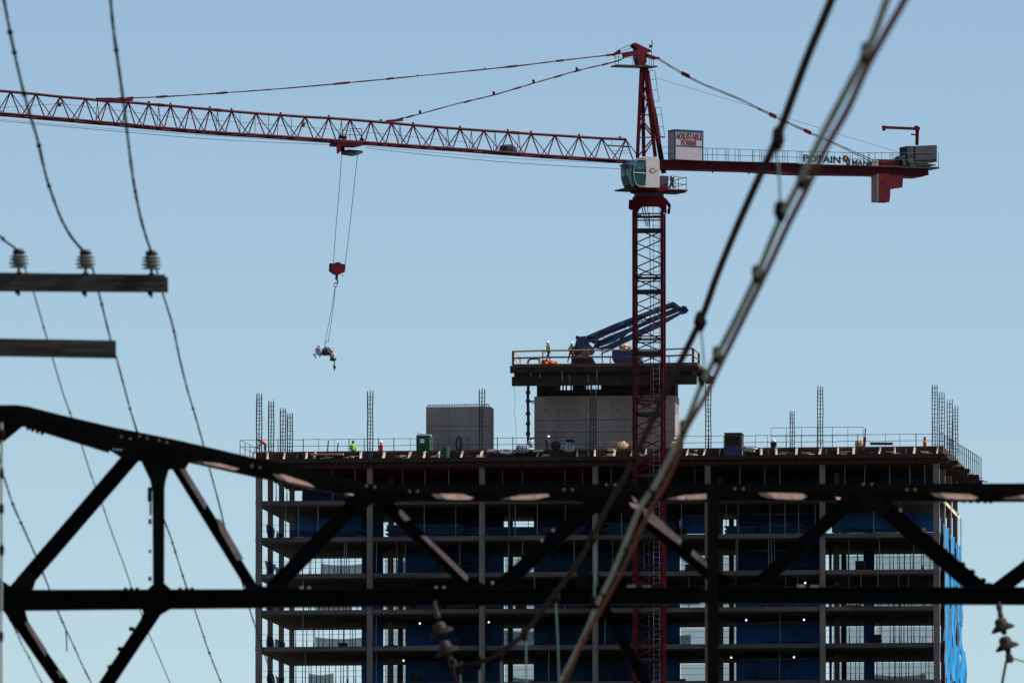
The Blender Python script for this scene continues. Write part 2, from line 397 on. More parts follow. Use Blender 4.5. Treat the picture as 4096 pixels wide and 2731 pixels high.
# rebar cages
def cage(h, wd=.42, n=3):
    m = MB(); pts = [(i/(n-1)-.5, j/(n-1)-.5) for i in range(n) for j in range(n) if i in (0, n-1) or j in (0, n-1)]
    ph = random.uniform(0, 6)
    for x, y in pts:
        m.tube([Vector((x*wd+.02*math.sin(ph+k*1.1+x*3), y*wd, h*k/8+(random.uniform(0, .2) if k == 8 else 0))) for k in range(9)], .021, 4)
    c = MB(); z = .2; pp = []; q = wd/2+.02
    while z < h-.1:
        pp += [(-q,-q,z),(q,-q,z),(q,q,z),(-q,q,z),(-q,-q,z+.03)]; z += random.uniform(.22, .42)
    c.tube(pp, .014, 4)
    return m, c
names = ['at the left front corner, the tallest on the left', 'second from the left corner', 'third from the left corner', 'fourth and shortest of the left corner group', 'standing alone left of the green toilet',
         'in front of the small concrete core', 'in front of the large concrete core', 'between the large core and the dark container', 'short and thin, right of the dark container', 'beside the short thin one on the right',
         'at the right front corner', 'second at the right corner', 'third at the right corner', 'last at the right corner nearest the sloping rail']
cg = [(1037, 0, 1578), (1085, 7, 1606), (1132, 14, 1640), (1160, 20, 1658), (1481, 0, 1568), (1928, 0, 1560), (2373, 0, 1552), (2833, 0, 1552), (3169, 2, 1648), (3281, 0, 1549), (3739, 0, 1543), (3767, 7, 1574), (3799, 14, 1606), (3821, 19, 1628)]
for i, (x, v, yt) in enumerate(cg):
    u, z = FU(x, yt, v); t = thing('rebar_cage', B(u, v, ZD-.3), 'dark steel rebar column cage '+names[i], 'rebar cage', 'rebar column cages rising from the deck')
    t.rotation_euler.z = -PSI
    a, c = cage(z-ZD+.3, .34 if i == 8 else .42)
    b0 = base[t]; base[t] = Vector((0,0,0)); a.build('vertical_bars', M['rebar'], t); c.build('ties', M['rebar'], t); base[t] = b0

# ------------------------------------------------------------------ sheets, nets, posts inside the floors
lv = ['under the top deck', 'on the first floor down', 'on the second floor down', 'on the third floor down', 'on the fourth floor down', 'on the fifth floor down']
VT = 15.0
ceil = [ZC-.76]+[z-.36 for z in FLR[:6]]
flr = FLR[:6]
def UB(px, v): return FU(px, 2300, v)[0]
def sheet(u0, u1, v, z0, z1, amp=.12, nx=None, nz=5, seed=0, side=False, th=.015):
    rnd = random.Random(seed); nx = nx or max(4, int(abs(u1-u0)/.7)); ph = [rnd.uniform(0, 6) for _ in range(4)]; vs = []
    for lay in (0, 1):
        for j in range(nz+1):
            for i in range(nx+1):
                s_, t_ = i/nx, j/nz
                d = amp*(math.sin(s_*nx*1.1+ph[0]+t_)*.6+math.sin(t_*5+ph[1]+s_*3)*.5)+lay*th
                zz = z0+(z1-z0)*t_-(math.sin(math.pi*s_)*amp*.8 if j == nz else 0)
                vs.append(B(v+d, u0+(u1-u0)*s_, zz) if side else B(u0+(u1-u0)*s_, v+d, zz))
    n1 = (nx+1)*(nz+1); fs = []
    for j in range(nz):
        for i in range(nx):
            a = j*(nx+1)+i; fs.append((a, a+1, a+nx+2, a+nx+1)); a += n1; fs.append((a, a+nx+1, a+nx+2, a+1))
    return MB().add(vs, fs)
segs = [((1449, 1536), 'beside the second column'), ((1624, 2018), 'wide, behind the third column'), ((2137, 2722), 'wide, behind the red crane mast'),
        ((2829, 2886), 'behind the black post'), ((2946, 3304), 'right of the black post'), ((3317, 3329), 'narrow, right of the sixth column'), ((3456, 3500), 'narrow, in the last bay')]
for f in range(1, 6):
    for k, ((a, b), wh) in enumerate(segs):
        if f == 1 and k in (5, 6): continue
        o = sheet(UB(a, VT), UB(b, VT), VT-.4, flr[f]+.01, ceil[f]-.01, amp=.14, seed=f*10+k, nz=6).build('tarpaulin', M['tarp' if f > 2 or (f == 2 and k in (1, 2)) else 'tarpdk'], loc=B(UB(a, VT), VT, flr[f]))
        tag(o, 'dark blue tarpaulin '+wh+', '+lv[f], 'tarpaulin', 'blue sheets closing the back of the floors')
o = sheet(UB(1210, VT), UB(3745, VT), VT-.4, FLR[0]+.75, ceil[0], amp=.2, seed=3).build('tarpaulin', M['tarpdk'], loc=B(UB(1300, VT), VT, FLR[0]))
tag(o, 'long dark blue tarpaulin closing the back of the tall storey under the top deck', 'tarpaulin', 'blue sheets closing the back of the floors')
sg = FU(1449, 2300, VT)[0]
for (a, b, f, wh) in ((1180, 1449, 1, 'left bay'), (2722, 2829, 1, 'bay by the black post'), (3329, 3745, 1, 'last bay')):
    o = sheet(UB(a, VT), UB(b, VT), VT-.4, flr[f]+1.05, ceil[f]-.01, amp=.08, seed=a).build('tarpaulin', M['tarp'], loc=B(UB(a, VT), VT, flr[f]))
    tag(o, 'half height blue tarpaulin in the '+wh+' '+lv[f], 'tarpaulin', 'blue sheets closing the back of the floors')
gaps = [((1180, 1449), 'left bay'), ((1537, 1623), 'opening beside the second column'), ((2018, 2137), 'opening beside the third column'), ((2722, 2829), 'opening left of the black post'), ((2886, 2946), 'opening right of the black post'), ((3329, 3456), 'sixth bay'), ((3500, 3737), 'last bay')]
for f in (2, 3, 4, 5):
    for k, ((a, b), wh) in enumerate(gaps):
        lo = .62 if k else (.1 if f > 3 else .5)
        hi = ceil[f]-.02 if k else flr[f]+1.15
        o = sheet(UB(a, DEP), UB(b, DEP), DEP+.3, flr[f]+lo, hi, amp=.05 if k else .14, seed=f+k*7, nz=4, th=.004).build('safety_net', M['net'], loc=B(UB(a, DEP), DEP, flr[f]))
        tag(o, 'pale safety net in the '+wh+' '+lv[f], 'safety net', 'pale nets across the far openings')
# posts against the sky, backlit darkness put into their colour; pale posts in front
def post_proto(name, mt, r):
    t = bpy.data.objects.new(name, None); C.objects.link(t); base[t] = Vector((0,0,0)); h = ceil[2]-flr[2]-.02
    m = MB(); m.tube([(0,0,0), (0,0,h*.55)], r, 6); m.tube([(0,0,h*.5), (0,0,h)], r*.72, 6); m.build('prop_tube', mt, t)
    m = MB(); m.box((0,0,.012), (.16,.16,.02)); m.box((0,0,h-.012), (.16,.16,.02)); m.build('end_plate', mt, t)
    return t
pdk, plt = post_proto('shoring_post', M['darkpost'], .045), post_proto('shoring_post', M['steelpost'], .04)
first = {pdk: True, plt: True}
def place(pt, u, v, f, label, group, sz=1):
    if first[pt]: o = pt; first[pt] = False
    else: o = tree_copy(pt)
    o.location = B(u, v, flr[f]+.002); o.rotation_euler.z = -PSI; o.scale = (1, 1, (ceil[f]-flr[f]-.012)/(ceil[2]-flr[2]-.02))
    tag(o, label, 'post', group)
dp = {'left bay': [1188, 1210, 1232, 1249, 1262, 1280, 1296, 1313, 1330, 1346, 1356, 1370, 1383, 1398, 1411, 1425],
      'sixth bay': [3340, 3351, 3362, 3377, 3396, 3423, 3432], 'last bay': [3512, 3530, 3552, 3571, 3580, 3592, 3604, 3612, 3625, 3640, 3660, 3684, 3700, 3722],
      'opening beside the second column': [1555, 1568, 1582, 1589, 1595], 'opening beside the third column': [2036, 2052, 2066, 2108]}
for f in (1, 2, 3, 4, 5):
    for wh, lst in dp.items():
        for x in lst:
            if f > 3 and 'opening' in wh and random.random() < .8: continue
            if random.random() < .06: continue
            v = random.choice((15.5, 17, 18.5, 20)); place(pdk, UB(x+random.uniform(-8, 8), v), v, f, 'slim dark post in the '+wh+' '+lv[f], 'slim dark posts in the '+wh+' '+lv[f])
lp = {0: [1330, 1420, 1610, 1700, 1795, 2010, 2090, 2260, 2330, 2445, 2780, 2960, 3060, 3120, 3380, 3460, 3560, 3640, 3700], 1: [1142, 1194, 1272, 1697, 1823, 2037, 2061, 2149, 2261, 2486, 2726, 2905, 2953, 3080, 3140, 3195, 3262, 3495, 3601],
      2: [1377, 1386, 1506, 1588, 1621, 1839, 2034, 2090, 2297, 2450, 2577, 2944, 2950, 3075, 3086, 3098, 3396, 3518, 3655], 3: [1213, 2138, 2260, 2755, 2943, 3070, 3143, 3190, 3396, 3444, 3512, 3595, 3634], 4: [1212, 1505, 2420, 3120], 5: [1222, 1506, 3117, 2195]}
for f, lst in lp.items():
    for x in lst:
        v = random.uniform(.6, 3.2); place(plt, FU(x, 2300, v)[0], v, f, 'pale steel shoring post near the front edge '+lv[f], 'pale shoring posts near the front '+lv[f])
# denser dark props under the deck
for x in range(1100, 3740, 27):
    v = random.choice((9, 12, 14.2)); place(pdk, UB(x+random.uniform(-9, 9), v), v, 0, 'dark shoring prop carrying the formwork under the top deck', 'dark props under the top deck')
# stacks of panels on the first open floor
for k, (a, b, yt, wh) in enumerate(((1540, 1862, 2096, 'left of the third column'), (1862, 2345, 2104, 'right of the third column'), (2410, 2700, 2090, 'behind the crane mast'), (2895, 3030, 2100, 'beside the black gantry post'), (3035, 3225, 2094, 'left of the sixth column'), (1190, 1450, 2118, 'low, in the left bay'))):
    t = thing('panel_stack', B(UB(a, 5), 5, FLR[1]), 'long stack of bluish panels '+wh+', first floor down', 'stack', 'stacked formwork panels')
    ht = FU((a+b)/2, yt, 5)[1]-FLR[1]; n = max(3, int(ht/.16)); ua_, ub_ = UB(a, 5), UB(b, 5)
    for j in range(n):
        ubox(MB(), ua_+random.uniform(0, .5), ub_-random.uniform(0, .5), 5+random.uniform(-.1, .1), 7.4, FLR[1]+.02+j*ht/n, FLR[1]+(j+1)*ht/n-.03).build('panel', M['bluestack'], t)
# loose grey tarps along left inner side
for f in range(1, 6):
    o = sheet(1.0, 6.2, .5, flr[f]+.02, flr[f]+(1.25 if f < 4 else 1.15), amp=.14, seed=f+40, nz=4, side=True).build('tarpaulin', M['bluenet'], loc=B(.5, 1, flr[f]))
    tag(o, 'sagging thin blue sheet beside the left corner column '+lv[f], 'tarpaulin', 'sagging sheets on the left edge')
    o = sheet(8, 13.4, .3, flr[f]+.02, flr[f]+1.2, amp=.1, seed=f+50, nz=4, side=True).build('tarpaulin', M['bluenet'], loc=B(.3, 8, flr[f]))
    tag(o, 'thin blue sheet further back on the left edge '+lv[f], 'tarpaulin', 'sagging sheets on the left edge')
# bright sheets down the right hand side
sv = [(0.7, 6.6), (7.5, 13.5), (14.5, 20.3)]; nm = ['nearest the corner', 'middle', 'farthest']
for k, (a, b) in enumerate(sv):
    tops = [FLR[1]-.1+.9-.3*k, FLR[2]+.3, FLR[3]+.2, FLR[4]+.4, FLR[5]+.3, FLR[6]+.2]
    for j in range(5):
        z1, z0 = tops[j], tops[j+1]-.4
        o = sheet(a, b, L+.50+.05*j+(.12 if j > 2 else 0)*k, z0, z1, amp=.10+.03*j, nx=14, nz=12, seed=j*3+k, side=True).build('tarpaulin', M['tarpside'], loc=B(L+.5, a, z0))
        tag(o, 'bright blue tarpaulin on the tower side, %s strip, %s from its top' % (nm[k], ('first', 'second', 'third', 'fourth', 'fifth')[j]), 'tarpaulin', 'bright blue tarpaulins on the right side')
m = MB(); m.bar(PL(3776, 2004, B(L+.8, 0, 0), V), PL(3838, 2072, B(L+.8, 18, 0), V), .06, .30)
tag(m.build('plank', M['stub'], loc=B(L+.8, 2, FLR[0])), 'pale timber plank leaning across the right side of the tower', 'plank')
m = MB(); m.bar(PL(3832, 2492, B(0, 16, 0), V), PL(3850, 2504, B(0, 16, 0), V), .1, .2)
tag(m.build('plank', M['stub'], loc=B(L, 16, FLR[3])), 'short pale board end poking out of the blue sheets', 'plank')
m = None
for v in (.42, 7.1, 14.1, 20.7):
    mb = MB(); uo = .62 if v < 20 else .44; ubox(mb, L+uo, L+uo+.08, v-.06, v+.06, FLR[-1], FLR[0]-.4); mb.build('sunlit_strip', M['stub'], bld)  # pale strips standing in for the sunlit sides of the columns
for f in (2, 3, 4, 5):
    for (x0, x1, h, wh) in ((3366, 3427, .95, 'sixth bay'), (3690, 3735, 1.6, 'last bay'), (3540, 3600, .8, 'middle of the last bay'), (1270, 1330, .6, 'left bay')):
        if f == 2 and h < 1: continue
        a, b = UB(x0, 19), UB(x1, 19); q = thing('edge_rail', B(a, 19, flr[f]), 'dark rail frame in the %s %s' % (wh, lv[f]), 'railing', 'rail frames at the back of the floors')
        m = MB(); m.tube([B(a, 19, flr[f]), B(a, 19, flr[f]+h), B(b, 19, flr[f]+h), B(b, 19, flr[f])], .035, 4); m.build('frame', M['darkpost'], q)
        m = MB(); m.bar(B(a, 19, flr[f]+h*.5), B(b, 19, flr[f]+h*.5), .05); m.build('mid_rail', M['darkpost'], q)
# ragged mesh sheets hanging part way down in front of the tarpaulins, cables and piles of gear
rg = random.Random(21)
bays = ['first bay from the left', 'second bay from the left', 'third bay from the left', 'fourth bay from the left', 'fifth bay from the left', 'last bay']
for f in range(1, 6):
    for k in range(6):
        if k in (0, 5) and f > 1 and rg.random() < .5: continue
        a = UC[k]+rg.uniform(.6, 4); b = a+rg.uniform(2, 4.5); b = min(b, UC[k+1]-.4); h = rg.uniform(.5, 1.6); v = rg.uniform(9, 13.5)
        o = sheet(a, b, v, flr[f]+rg.uniform(.02, .3), flr[f]+.3+h, amp=.22, seed=f*9+k, nz=5, th=.006).build('mesh_sheet', M['net2'], loc=B(a, v, flr[f]))
        tag(o, 'sagging blue mesh sheet in the '+bays[k]+' '+lv[f], 'mesh sheet', 'sagging mesh sheets inside the floors')
    t = thing('edge_cable', B(0, -.2, flr[f]), 'two thin guard cables along the open front '+lv[f], 'cable', 'guard cables along the floor fronts')
    for h in (.55, 1.05):
        pts = []
        for k in range(6): pts += [B(UC[k], -.12, flr[f]+h), B((UC[k]+UC[k+1])/2, -.12, flr[f]+h-rg.uniform(.03, .10))]
        m = MB(); m.tube(pts+[B(L, -.12, flr[f]+h)], .014, 4); m.build('cable', M['darkpost'], t)
pile_names = {'bundle': ('pipe_bundle', 'bundle of dark pipes'), 'crate': ('crate', 'grey site crate'), 'heap': ('debris_heap', 'dark debris heap')}
for f in range(1, 6):
    for k in range(6):
        for kind in rg.sample(['bundle', 'crate', 'heap'], 2 if k else 1):
            u = rg.uniform(UC[k]+1, UC[k+1]-2.2); v = rg.uniform(2.5, 12); nm_, lb = pile_names[kind]; z = flr[f]
            t = thing(nm_, B(u, v, z), lb+' in the '+bays[k]+' '+lv[f], nm_.split('_')[-1])
            if kind == 'bundle':
                ln = rg.uniform(1.5, 2.6)
                for q in range(7): m = MB(); m.tube([B(u, v+(q % 4)*.12, z+.06+(q//4)*.11), B(u+ln, v+(q % 4)*.12+.05, z+.06+(q//4)*.11)], .05, 6); m.build('pipe', M['steelpost'], t)
            elif kind == 'crate':
                h, w2 = rg.uniform(.5, 1.3), rg.uniform(.5, 1.1); ubox(MB(), u, u+w2, v, v+.8, z+.005, z+h).build('box', M['greydk'], t); ubox(MB(), u-.04, u+w2+.04, v-.04, v+.84, z+h+.002, z+h+.05).build('lid', M['grey'], t)
            else:
                m = MB(); m.blob(B(u, v, z+.16), (rg.uniform(.5, 1), .5, rg.uniform(.16, .35)), f*7+k, .35); m.build('rubble', M['joist'], t)
# work lights
for k, (x, y, wh) in enumerate(((1679, 2492, 'left of the hanging insulators on the fourth floor down'), (1955, 2487, 'just right of the third column on the fourth floor down'), (1614, 2640, 'lowest on the left, on the fifth floor down'), (2985, 2479, 'right of the black post on the fourth floor down'), (2925, 2628, 'right of the black post on the fifth floor down'), (3221, 2330, 'left of the sixth column just above the lower chord'), (3216, 2477, 'left of the sixth column on the fourth floor down'), (3176, 2627, 'left of the sixth column on the fifth floor down'))):
    u, z = FU(x, y, 6); t = thing('work_light', B(u, 6, z), 'small glaring work light '+wh, 'lamp', 'work lights under the slabs')
    m = MB(); m.lathe(B(u, 6.12, z), -V, [(0, .06), (.1, .12), (.12, .12)], 10); m.build('housing', M['greydk'], t)
    m = MB(); m.lathe(B(u, 5.997, z), -V, [(0, .065), (.03, .06), (.05, .03)], 10); m.build('lens', M['lamp'], t)
    zc = min(c for c in ceil if c > z); m = MB(); m.tube([B(u, 6.06, z+.1), B(u, 6.06, zc)], .012, 4); m.build('hanger', M['greydk'], t)
# ------------------------------------------------------------------ roof platform on the lift core
VPF = 10.0                                        # its front edge
def PF(px, py, v=VPF): return PL(px, py, B(0, v, 0), V)
pf = thing('roof_platform', PF(2400, 1458), 'dark timber working platform jutting out over the large concrete core', 'platform')
def pbox(name, x0, x1, y0, y1, v0, v1, mt, par):
    (a, z1), (b, z0) = FU(x0, y0, v0), FU(x1, y1, v0); return ubox(MB(), a, b, v0, v1, z0, z1).build(name, mt, par)
pbox('deck_board', 2050, 2790, 1456, 1462, VPF-.05, VPF+11, M['ply'], pf)
pbox('upper_beam', 2040, 2778, 1463, 1484, VPF, VPF+.5, M['joist'], pf)
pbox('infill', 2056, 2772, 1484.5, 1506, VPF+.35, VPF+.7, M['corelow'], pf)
pbox('lower_beam', 2047, 2786, 1506.5, 1536, VPF+.05, VPF+.45, M['joist'], pf)
m = MB(); u1 = FU(2778, 1470, VPF)[0]; z1 = FU(2778, 1463, VPF)[1]
for k in range(6): ubox(m, u1+.001, u1+.35+.06*k, VPF+k*1.9, VPF+k*1.9+.5, z1-.45-.25*(k % 2), z1-.1)
m.build('outrigger', M['joist'], pf)
for x, y0, y1 in ((2248, 1484, 1526), (2278, 1500, 1530), (2352, 1500, 1530), (2387, 1478, 1532), (2122, 1490, 1505), (2160, 1495, 1512)):
    m = MB(); m.bar(PF(x, y0, VPF-.02), PF(x+2, y1, VPF-.02), .12, .06); m.build('brace', M['railwood'], pf)
m = MB()
for k in range(24):
    a = PF(2070+k*29, 1487, VPF+.28); m.bar(a, PF(2070+k*29, 1505, VPF+.28), .08, .08)
m.build('stud', M['joist'], pf)
pr_ = thing('platform_railing', PF(2400, 1457), 'brown timber railing round the working platform above the large core', 'railing')
m = MB()
for (y0, y1) in ((1406, 1393), (1433, 1419)):
    pts = [PF(2050, y0), PF(2180, y0-4), PF(2300, y0-5), PF(2470, y0-6), PF(2640, y0-8), PF(2772, y1)]
    m.tube(pts, .075, 5)
m.build('rail_board', M['railwood'], pr_)
for x, yt, mt, wd in ((2052, 1404, 'railwood', .2), (2171, 1400, 'railred', .09), (2288, 1399, 'railred', .10), (2409, 1397, 'railred', .09), (2441, 1428, 'rail', .08), (2676, 1424, 'rail', .08), (2772, 1393, 'railred', .22)):
    MB().bar(PF(x, 1462), PF(x, yt), wd, .1).build('rail_post', M[mt], pr_)
MB().bar(PF(2795, 1480, VPF+5), PF(2795, 1412, VPF+5), .2, .12).build('rail_post', M['railred'], pr_)
m = MB(); m.bar(PF(2774, 1396), PF(2796, 1414, VPF+5), .08, .1); m.bar(PF(2774, 1425), PF(2796, 1440, VPF+5), .08, .1); m.build('rail_board', M['railwood'], pr_)
m = MB(); m.bar(PF(2054, 1408, VPF+.2), PF(2080, 1428, VPF+5), .08, .1); m.bar(PF(2054, 1433, VPF+.2), PF(2078, 1455, VPF+4), .08, .1); m.bar(PF(2080, 1425, VPF+5), PF(2080, 1470, VPF+5), .12, .1); m.build('rail_board', M['lumber'], pr_)
# drain stack and dangling line left of the core
m = MB(); m.tube([PF(2113, 1536, 13), PF(2111, 1600, 13), PF(2113, 1680, 13), PF(2112, 1800, 13)], .13, 7)
for y in (1540, 1575, 1610, 1660, 1700, 1740): m.lathe(PF(2112, y, 13), (0, 0, 1), [(0, .2), (.25, .2)], 7)
tag(m.build('riser_pipe', M['darkpost'], loc=PF(2113, 1800, 13)), 'dark vertical concrete riser pipe hanging from the platform left of the large core', 'pipe')
m = MB(); m.bar(PF(2121, 1605, 13.3), PF(2137, 1603, 13.8), .1, .1); m.bar(PF(2121, 1606, 13.3), PF(2136, 1612, 13.8), .06, .06); tag(m.build('bracket', M['darkpost'], loc=PF(2130, 1605, 13.5)), 'upper dark bracket holding the riser pipe to the core', 'bracket')
m = MB(); m.bar(PF(2121, 1755, 13.3), PF(2137, 1751, 13.8), .12, .12); m.bar(PF(2122, 1756, 13.3), PF(2136, 1766, 13.8), .06, .06); tag(m.build('bracket', M['darkpost'], loc=PF(2130, 1753, 13.5)), 'lower dark bracket holding the riser pipe to the core', 'bracket')
m = MB(); m.tube(smooth_path([PF(2057, 1536, 12), PF(2060, 1610, 12), PF(2058, 1650, 12), PF(2063, 1700, 12), PF(2065, 1800, 12)]), .012, 4)
tag(m.build('hanging_line', M['rope'], loc=PF(2060, 1536, 12)), 'very thin line dangling from the left end of the platform', 'rope')

# placing boom
VB = VPF+4
pb = thing('placing_boom', PF(2340, 1458, VB), 'blue concrete placing boom folded on the roof platform, crossing behind the red mast', 'concrete pump')
def zp(pts, s=2.868, ox=2040, oy=1180, v=VB): return [PF(x/s+ox, y/s+oy, v) for x, y in pts]
MB().prism(zp([(870,470),(1000,415),(1200,330),(1400,255),(1600,175),(1780,108),(1872,75),(1905,95),(1955,135),(1968,160),(1935,150),(1830,150),(1740,182),(1570,240),(1400,335),(1180,420),(1085,465),(1010,500),(960,560),(935,545),(900,520)]), V*.55).build('main_boom', M['boom'], pb)
MB().prism(zp([(955,590),(1000,530),(1060,505),(1130,470),(1400,365),(1560,290),(1780,190),(1900,145),(1970,150),(1950,180),(1800,240),(1600,320),(1450,385),(1300,465),(1200,525),(1110,560),(1020,590),(1000,612),(960,605)], v=VB+.1), V*.45).build('second_arm', M['boom'], pb)
MB().prism(zp([(985,612),(1100,580),(1230,520),(1400,440),(1600,340),(1780,265),(1960,190),(2000,195),(1960,215),(1790,315),(1480,470),(1320,545),(1130,640),(1090,625),(1150,600),(1060,622)], v=VB+.3), V*.35).build('third_arm', M['boom'], pb)
m = MB(); m.tube(zp([(900,470),(1020,480),(1110,455),(1400,340),(1700,230),(1940,140)], v=VB-.12), .05, 6); m.build('concrete_pipe', M['boom'], pb)
m = MB(); m.tube(zp([(1130,640),(1055,665),(1050,690)], v=VB), .07, 6); m.build('end_hose', M['pale'], pb)
m = MB()
for q in (((1955,165),(2010,145)), ((1960,200),(2025,180)), ((1995,140),(2030,195)), ((2010,145),(1985,200))):
    a, b = zp(q); m.bar(a, b, .12, .4)
m.build('boom_tip', M['boom'], pb)
MB().prism(zp([(765,480),(860,468),(885,500),(905,560),(955,600),(960,640),(930,680),(730,680),(720,600),(765,560)], v=VB-.2), V*1.1).build('turret', M['boom'], pb)
MB().prism(zp([(705,690),(930,700),(965,770),(700,785)], v=VB-.3), V*1.3).build('pedestal', M['greydk'], pb)
MB().prism(zp([(822,600),(905,600),(905,725),(822,725)], v=VB-.45), V*.24).build('control_box', M['railwood'], pb)
MB().prism(zp([(725,600),(740,590),(765,500),(800,640),(760,680),(725,680)], v=VB-.5), V*.28).build('hydraulics', M['greydk'], pb)
for pts, wd in (([(905,535),(1090,520)], .16), ([(1090,520),(1175,480)], .09), ([(1480,250),(1640,215)], .14), ([(1640,215),(1720,190)], .08), ([(860,560),(900,500)], .2), ([(1260,505),(1330,455)], .12)):
    a, b = zp(pts, v=VB-.16); m = MB(); m.tube([a, b], wd/2, 8); m.build('hydraulic_ram', M['greydk'], pb)
for sh in (0, 12):
    m = MB(); m.tube(smooth_path(zp([(880,500+sh),(960,470+sh),(1060,425+sh),(1180,395+sh),(1300,345+sh),(1400,290+sh),(1560,235+sh),(1700,170+sh),(1860,115+sh),(1930,140+sh)], v=VB-.07)), .03, 5); m.build('hydraulic_hose', M['greydk'], pb)
for x, y in ((1060, 440), (1180, 385), (1300, 330), (1500, 250), (1650, 190)):
    a, b = zp([(x, y), (x+22, y+62)], v=VB-.05); m = MB(); m.bar(a, b, .07, .06); m.build('pipe_clamp', M['greydk'], pb)
for x, y in ((865, 500), (1000, 565), (1945, 165), (775, 490)):
    m = MB(); m.lathe(zp([(x, y)], v=VB-.06)[0]-V*.05, V, [(0, .18), (.8, .18)], 10); m.build('pivot_pin', M['greydk'], pb)
def along(a, b): return (b-a).normalized()
a, b = zp([(1520, 268), (1728, 172)], v=VB-.02)
text_mesh('lettering', 'ADJUSTABLE', M['pale'], pb, a, b-a, Z, .62, .01, width=(b-a).length*1.5, bold=.01)
a, b = zp([(918, 492), (1014, 455)], v=VB-.02)
text_mesh('lettering', 'SCHWING', M['pale'], pb, a, b-a, Z, .30, .01, width=(b-a).length, bold=.01)
for q in ((1275, 340), (1372, 380)):
    a = zp([q], v=VB-.03)[0]; MB().obox(a, U*.2, V*.02, Z*.2).build('sticker', M['pale'], pb)
# ballast tank
bt = thing('ballast_tank', PF(2500, 1458, VB), 'rounded dark blue ballast tank on the platform partly behind the red mast', 'tank')
MB().prism(zp([(1170,650),(1180,635),(1395,628),(1480,630),(1500,660),(1500,740),(1470,768),(1190,770),(1168,720)], v=VB-1), V*2).build('tank', M['boom'], bt)
m = MB(); m.blob(PF(2502, 1389, VB), (.55, .5, .25), 4); tag(m.build('sack_pile', M['lumber'], loc=PF(2502, 1397, VB)), 'tan sacks heaped on top of the dark blue tank', 'sacks')
m = MB(); m.tube(zp([(205,785),(210,750),(240,730),(300,728),(340,735)], v=VB-2), .09, 7); m.tube(zp([(340,735),(338,785)], v=VB-2), .09, 7)
tag(m.build('hose', M['railwood'], loc=PF(2130, 1455, VB-2)), 'thick tan hose bent over the platform edge at the left', 'hose')
m = MB(); m.blob(PF(2182, 1452, VB-1), (.35, .5, .32), 9); tag(m.build('cover_heap', M['vestorange'], loc=PF(2182, 1458, VB-1)), 'crumpled orange cover left of the walking worker', 'cover')
m = MB(); m.blob(PF(2210, 1453, VB-1), (.5, .4, .22), 12); tag(m.build('cover_heap', M['vestorange'], loc=PF(2210, 1458, VB-1)), 'crumpled orange cover right of the walking worker', 'cover')

# ------------------------------------------------------------------ tower crane
YAW = R(27)
A0 = P(2596, 1000, 940); A0.z = 0                 # mast axis
J = Vector((-math.cos(YAW), -math.sin(YAW), 0)); N = Vector((math.sin(YAW)*-1, math.cos(YAW), 0))   # jib direction, sideways (away from camera)
def PJ(px, py, off=0): return PL(px, py, A0+N*off, N)
cr = thing('tower_crane', A0, 'tall dark red hammerhead tower crane with white cab and long lattice jib', 'crane')
MR = R(-5.0); mU = Vector((math.cos(MR), math.sin(MR), 0)); mV = Vector((-math.sin(MR), math.cos(MR), 0)); HW = 1.16
zt = PL(2596, 850, A0, Vector((0,1,0))).z; sec = 246.5/FP*940
zb = PL(2596, 1357, A0, Vector((0,1,0))).z
secs = []; z = zb+2*sec
while z > -.5: secs.append(z); z -= sec
m = MB()
for a in (-1, 1):
    for b in (-1, 1): m.bar(A0+mU*HW*a+mV*HW*b, A0+mU*HW*a+mV*HW*b+Z*zt, .26, .26, up=mV)
mast = m.build('mast', M['red'], cr)
m = MB(); m2 = MB()
for z in secs:
    m = MB()
    for dz in (-.16, .16):
        zz = max(z+dz, .1)
        for a in (-1, 1):
            m.bar(A0+mU*-HW+mV*HW*a+Z*zz, A0+mU*HW+mV*HW*a+Z*zz, .10); m.bar(A0+mU*a*HW-mV*HW+Z*zz, A0+mU*a*HW+mV*HW+Z*zz, .10)
            m.bar(A0+mU*a*HW-mV*HW+Z*(zz-dz), A0+mU*a*HW-mV*HW+Z*(zz+dz), .08)
    m.build('joint_frame', M['red'], mast)
    for k in range(5):
        z0, z1 = z+sec*k/5, z+sec*(k+1)/5
        if z0 < 0 or z1 > zt-.5: continue
        s = 1 if k % 2 else -1
        for a in (-1, 1):
            m2.bar(A0+mU*HW*s*a+mV*HW*a*.97+Z*z1, A0-mU*HW*s*a+mV*HW*a*.97+Z*z0, .09)
            m2.bar(A0+mU*HW*a*.97+mV*HW*s+Z*z1, A0+mU*HW*a*.97-mV*HW*s+Z*z0, .075)
m2.build('bracing', M['red'], mast)
for z in secs:
    zz = z-55/FP*940
    if zz > 1:
        m = MB(); m.obox(A0-mU*HW*.9-mV*.8+Z*(zz-.14), mU*HW*1.8, mV*1.7, Z*.26); m.build('rest_platform', M['grey'], mast)
        m = MB(); m.obox(A0-mU*HW*.9-mV*HW*.9+Z*(zz+1.0), mU*.5, mV*.3, Z*.22); m.build('junction_box', M['greydk'], mast)
m = MB(); lx, lx2 = A0+mU*.32+mV*.3, A0+mU*.82+mV*.3
for q in (lx, lx2): m.bar(q, q+Z*(zt+.5), .045)
z = .3
while z < zt: m.bar(lx+Z*z, lx2+Z*z, .035); z += .42
m.build('ladder', M['steelpost'], mast)
m = MB(); m.tube([A0+mU*.05-mV*.2+Z*(zt)]+[A0+mU*(.05+.1*math.sin(i))-mV*.2+Z*(zt*(1-i/14)) for i in range(1, 15)], .035, 5); m.build('power_cable', M['greydk'], mast)
m = MB()
for (x0, x1) in ((2567, 2585), (2577, 2592), (2590, 2597)): m.bar(PJ(x0, 826), PJ(x1, 905), .06)
m.build('inner_ladder', M['greydk'], mast)

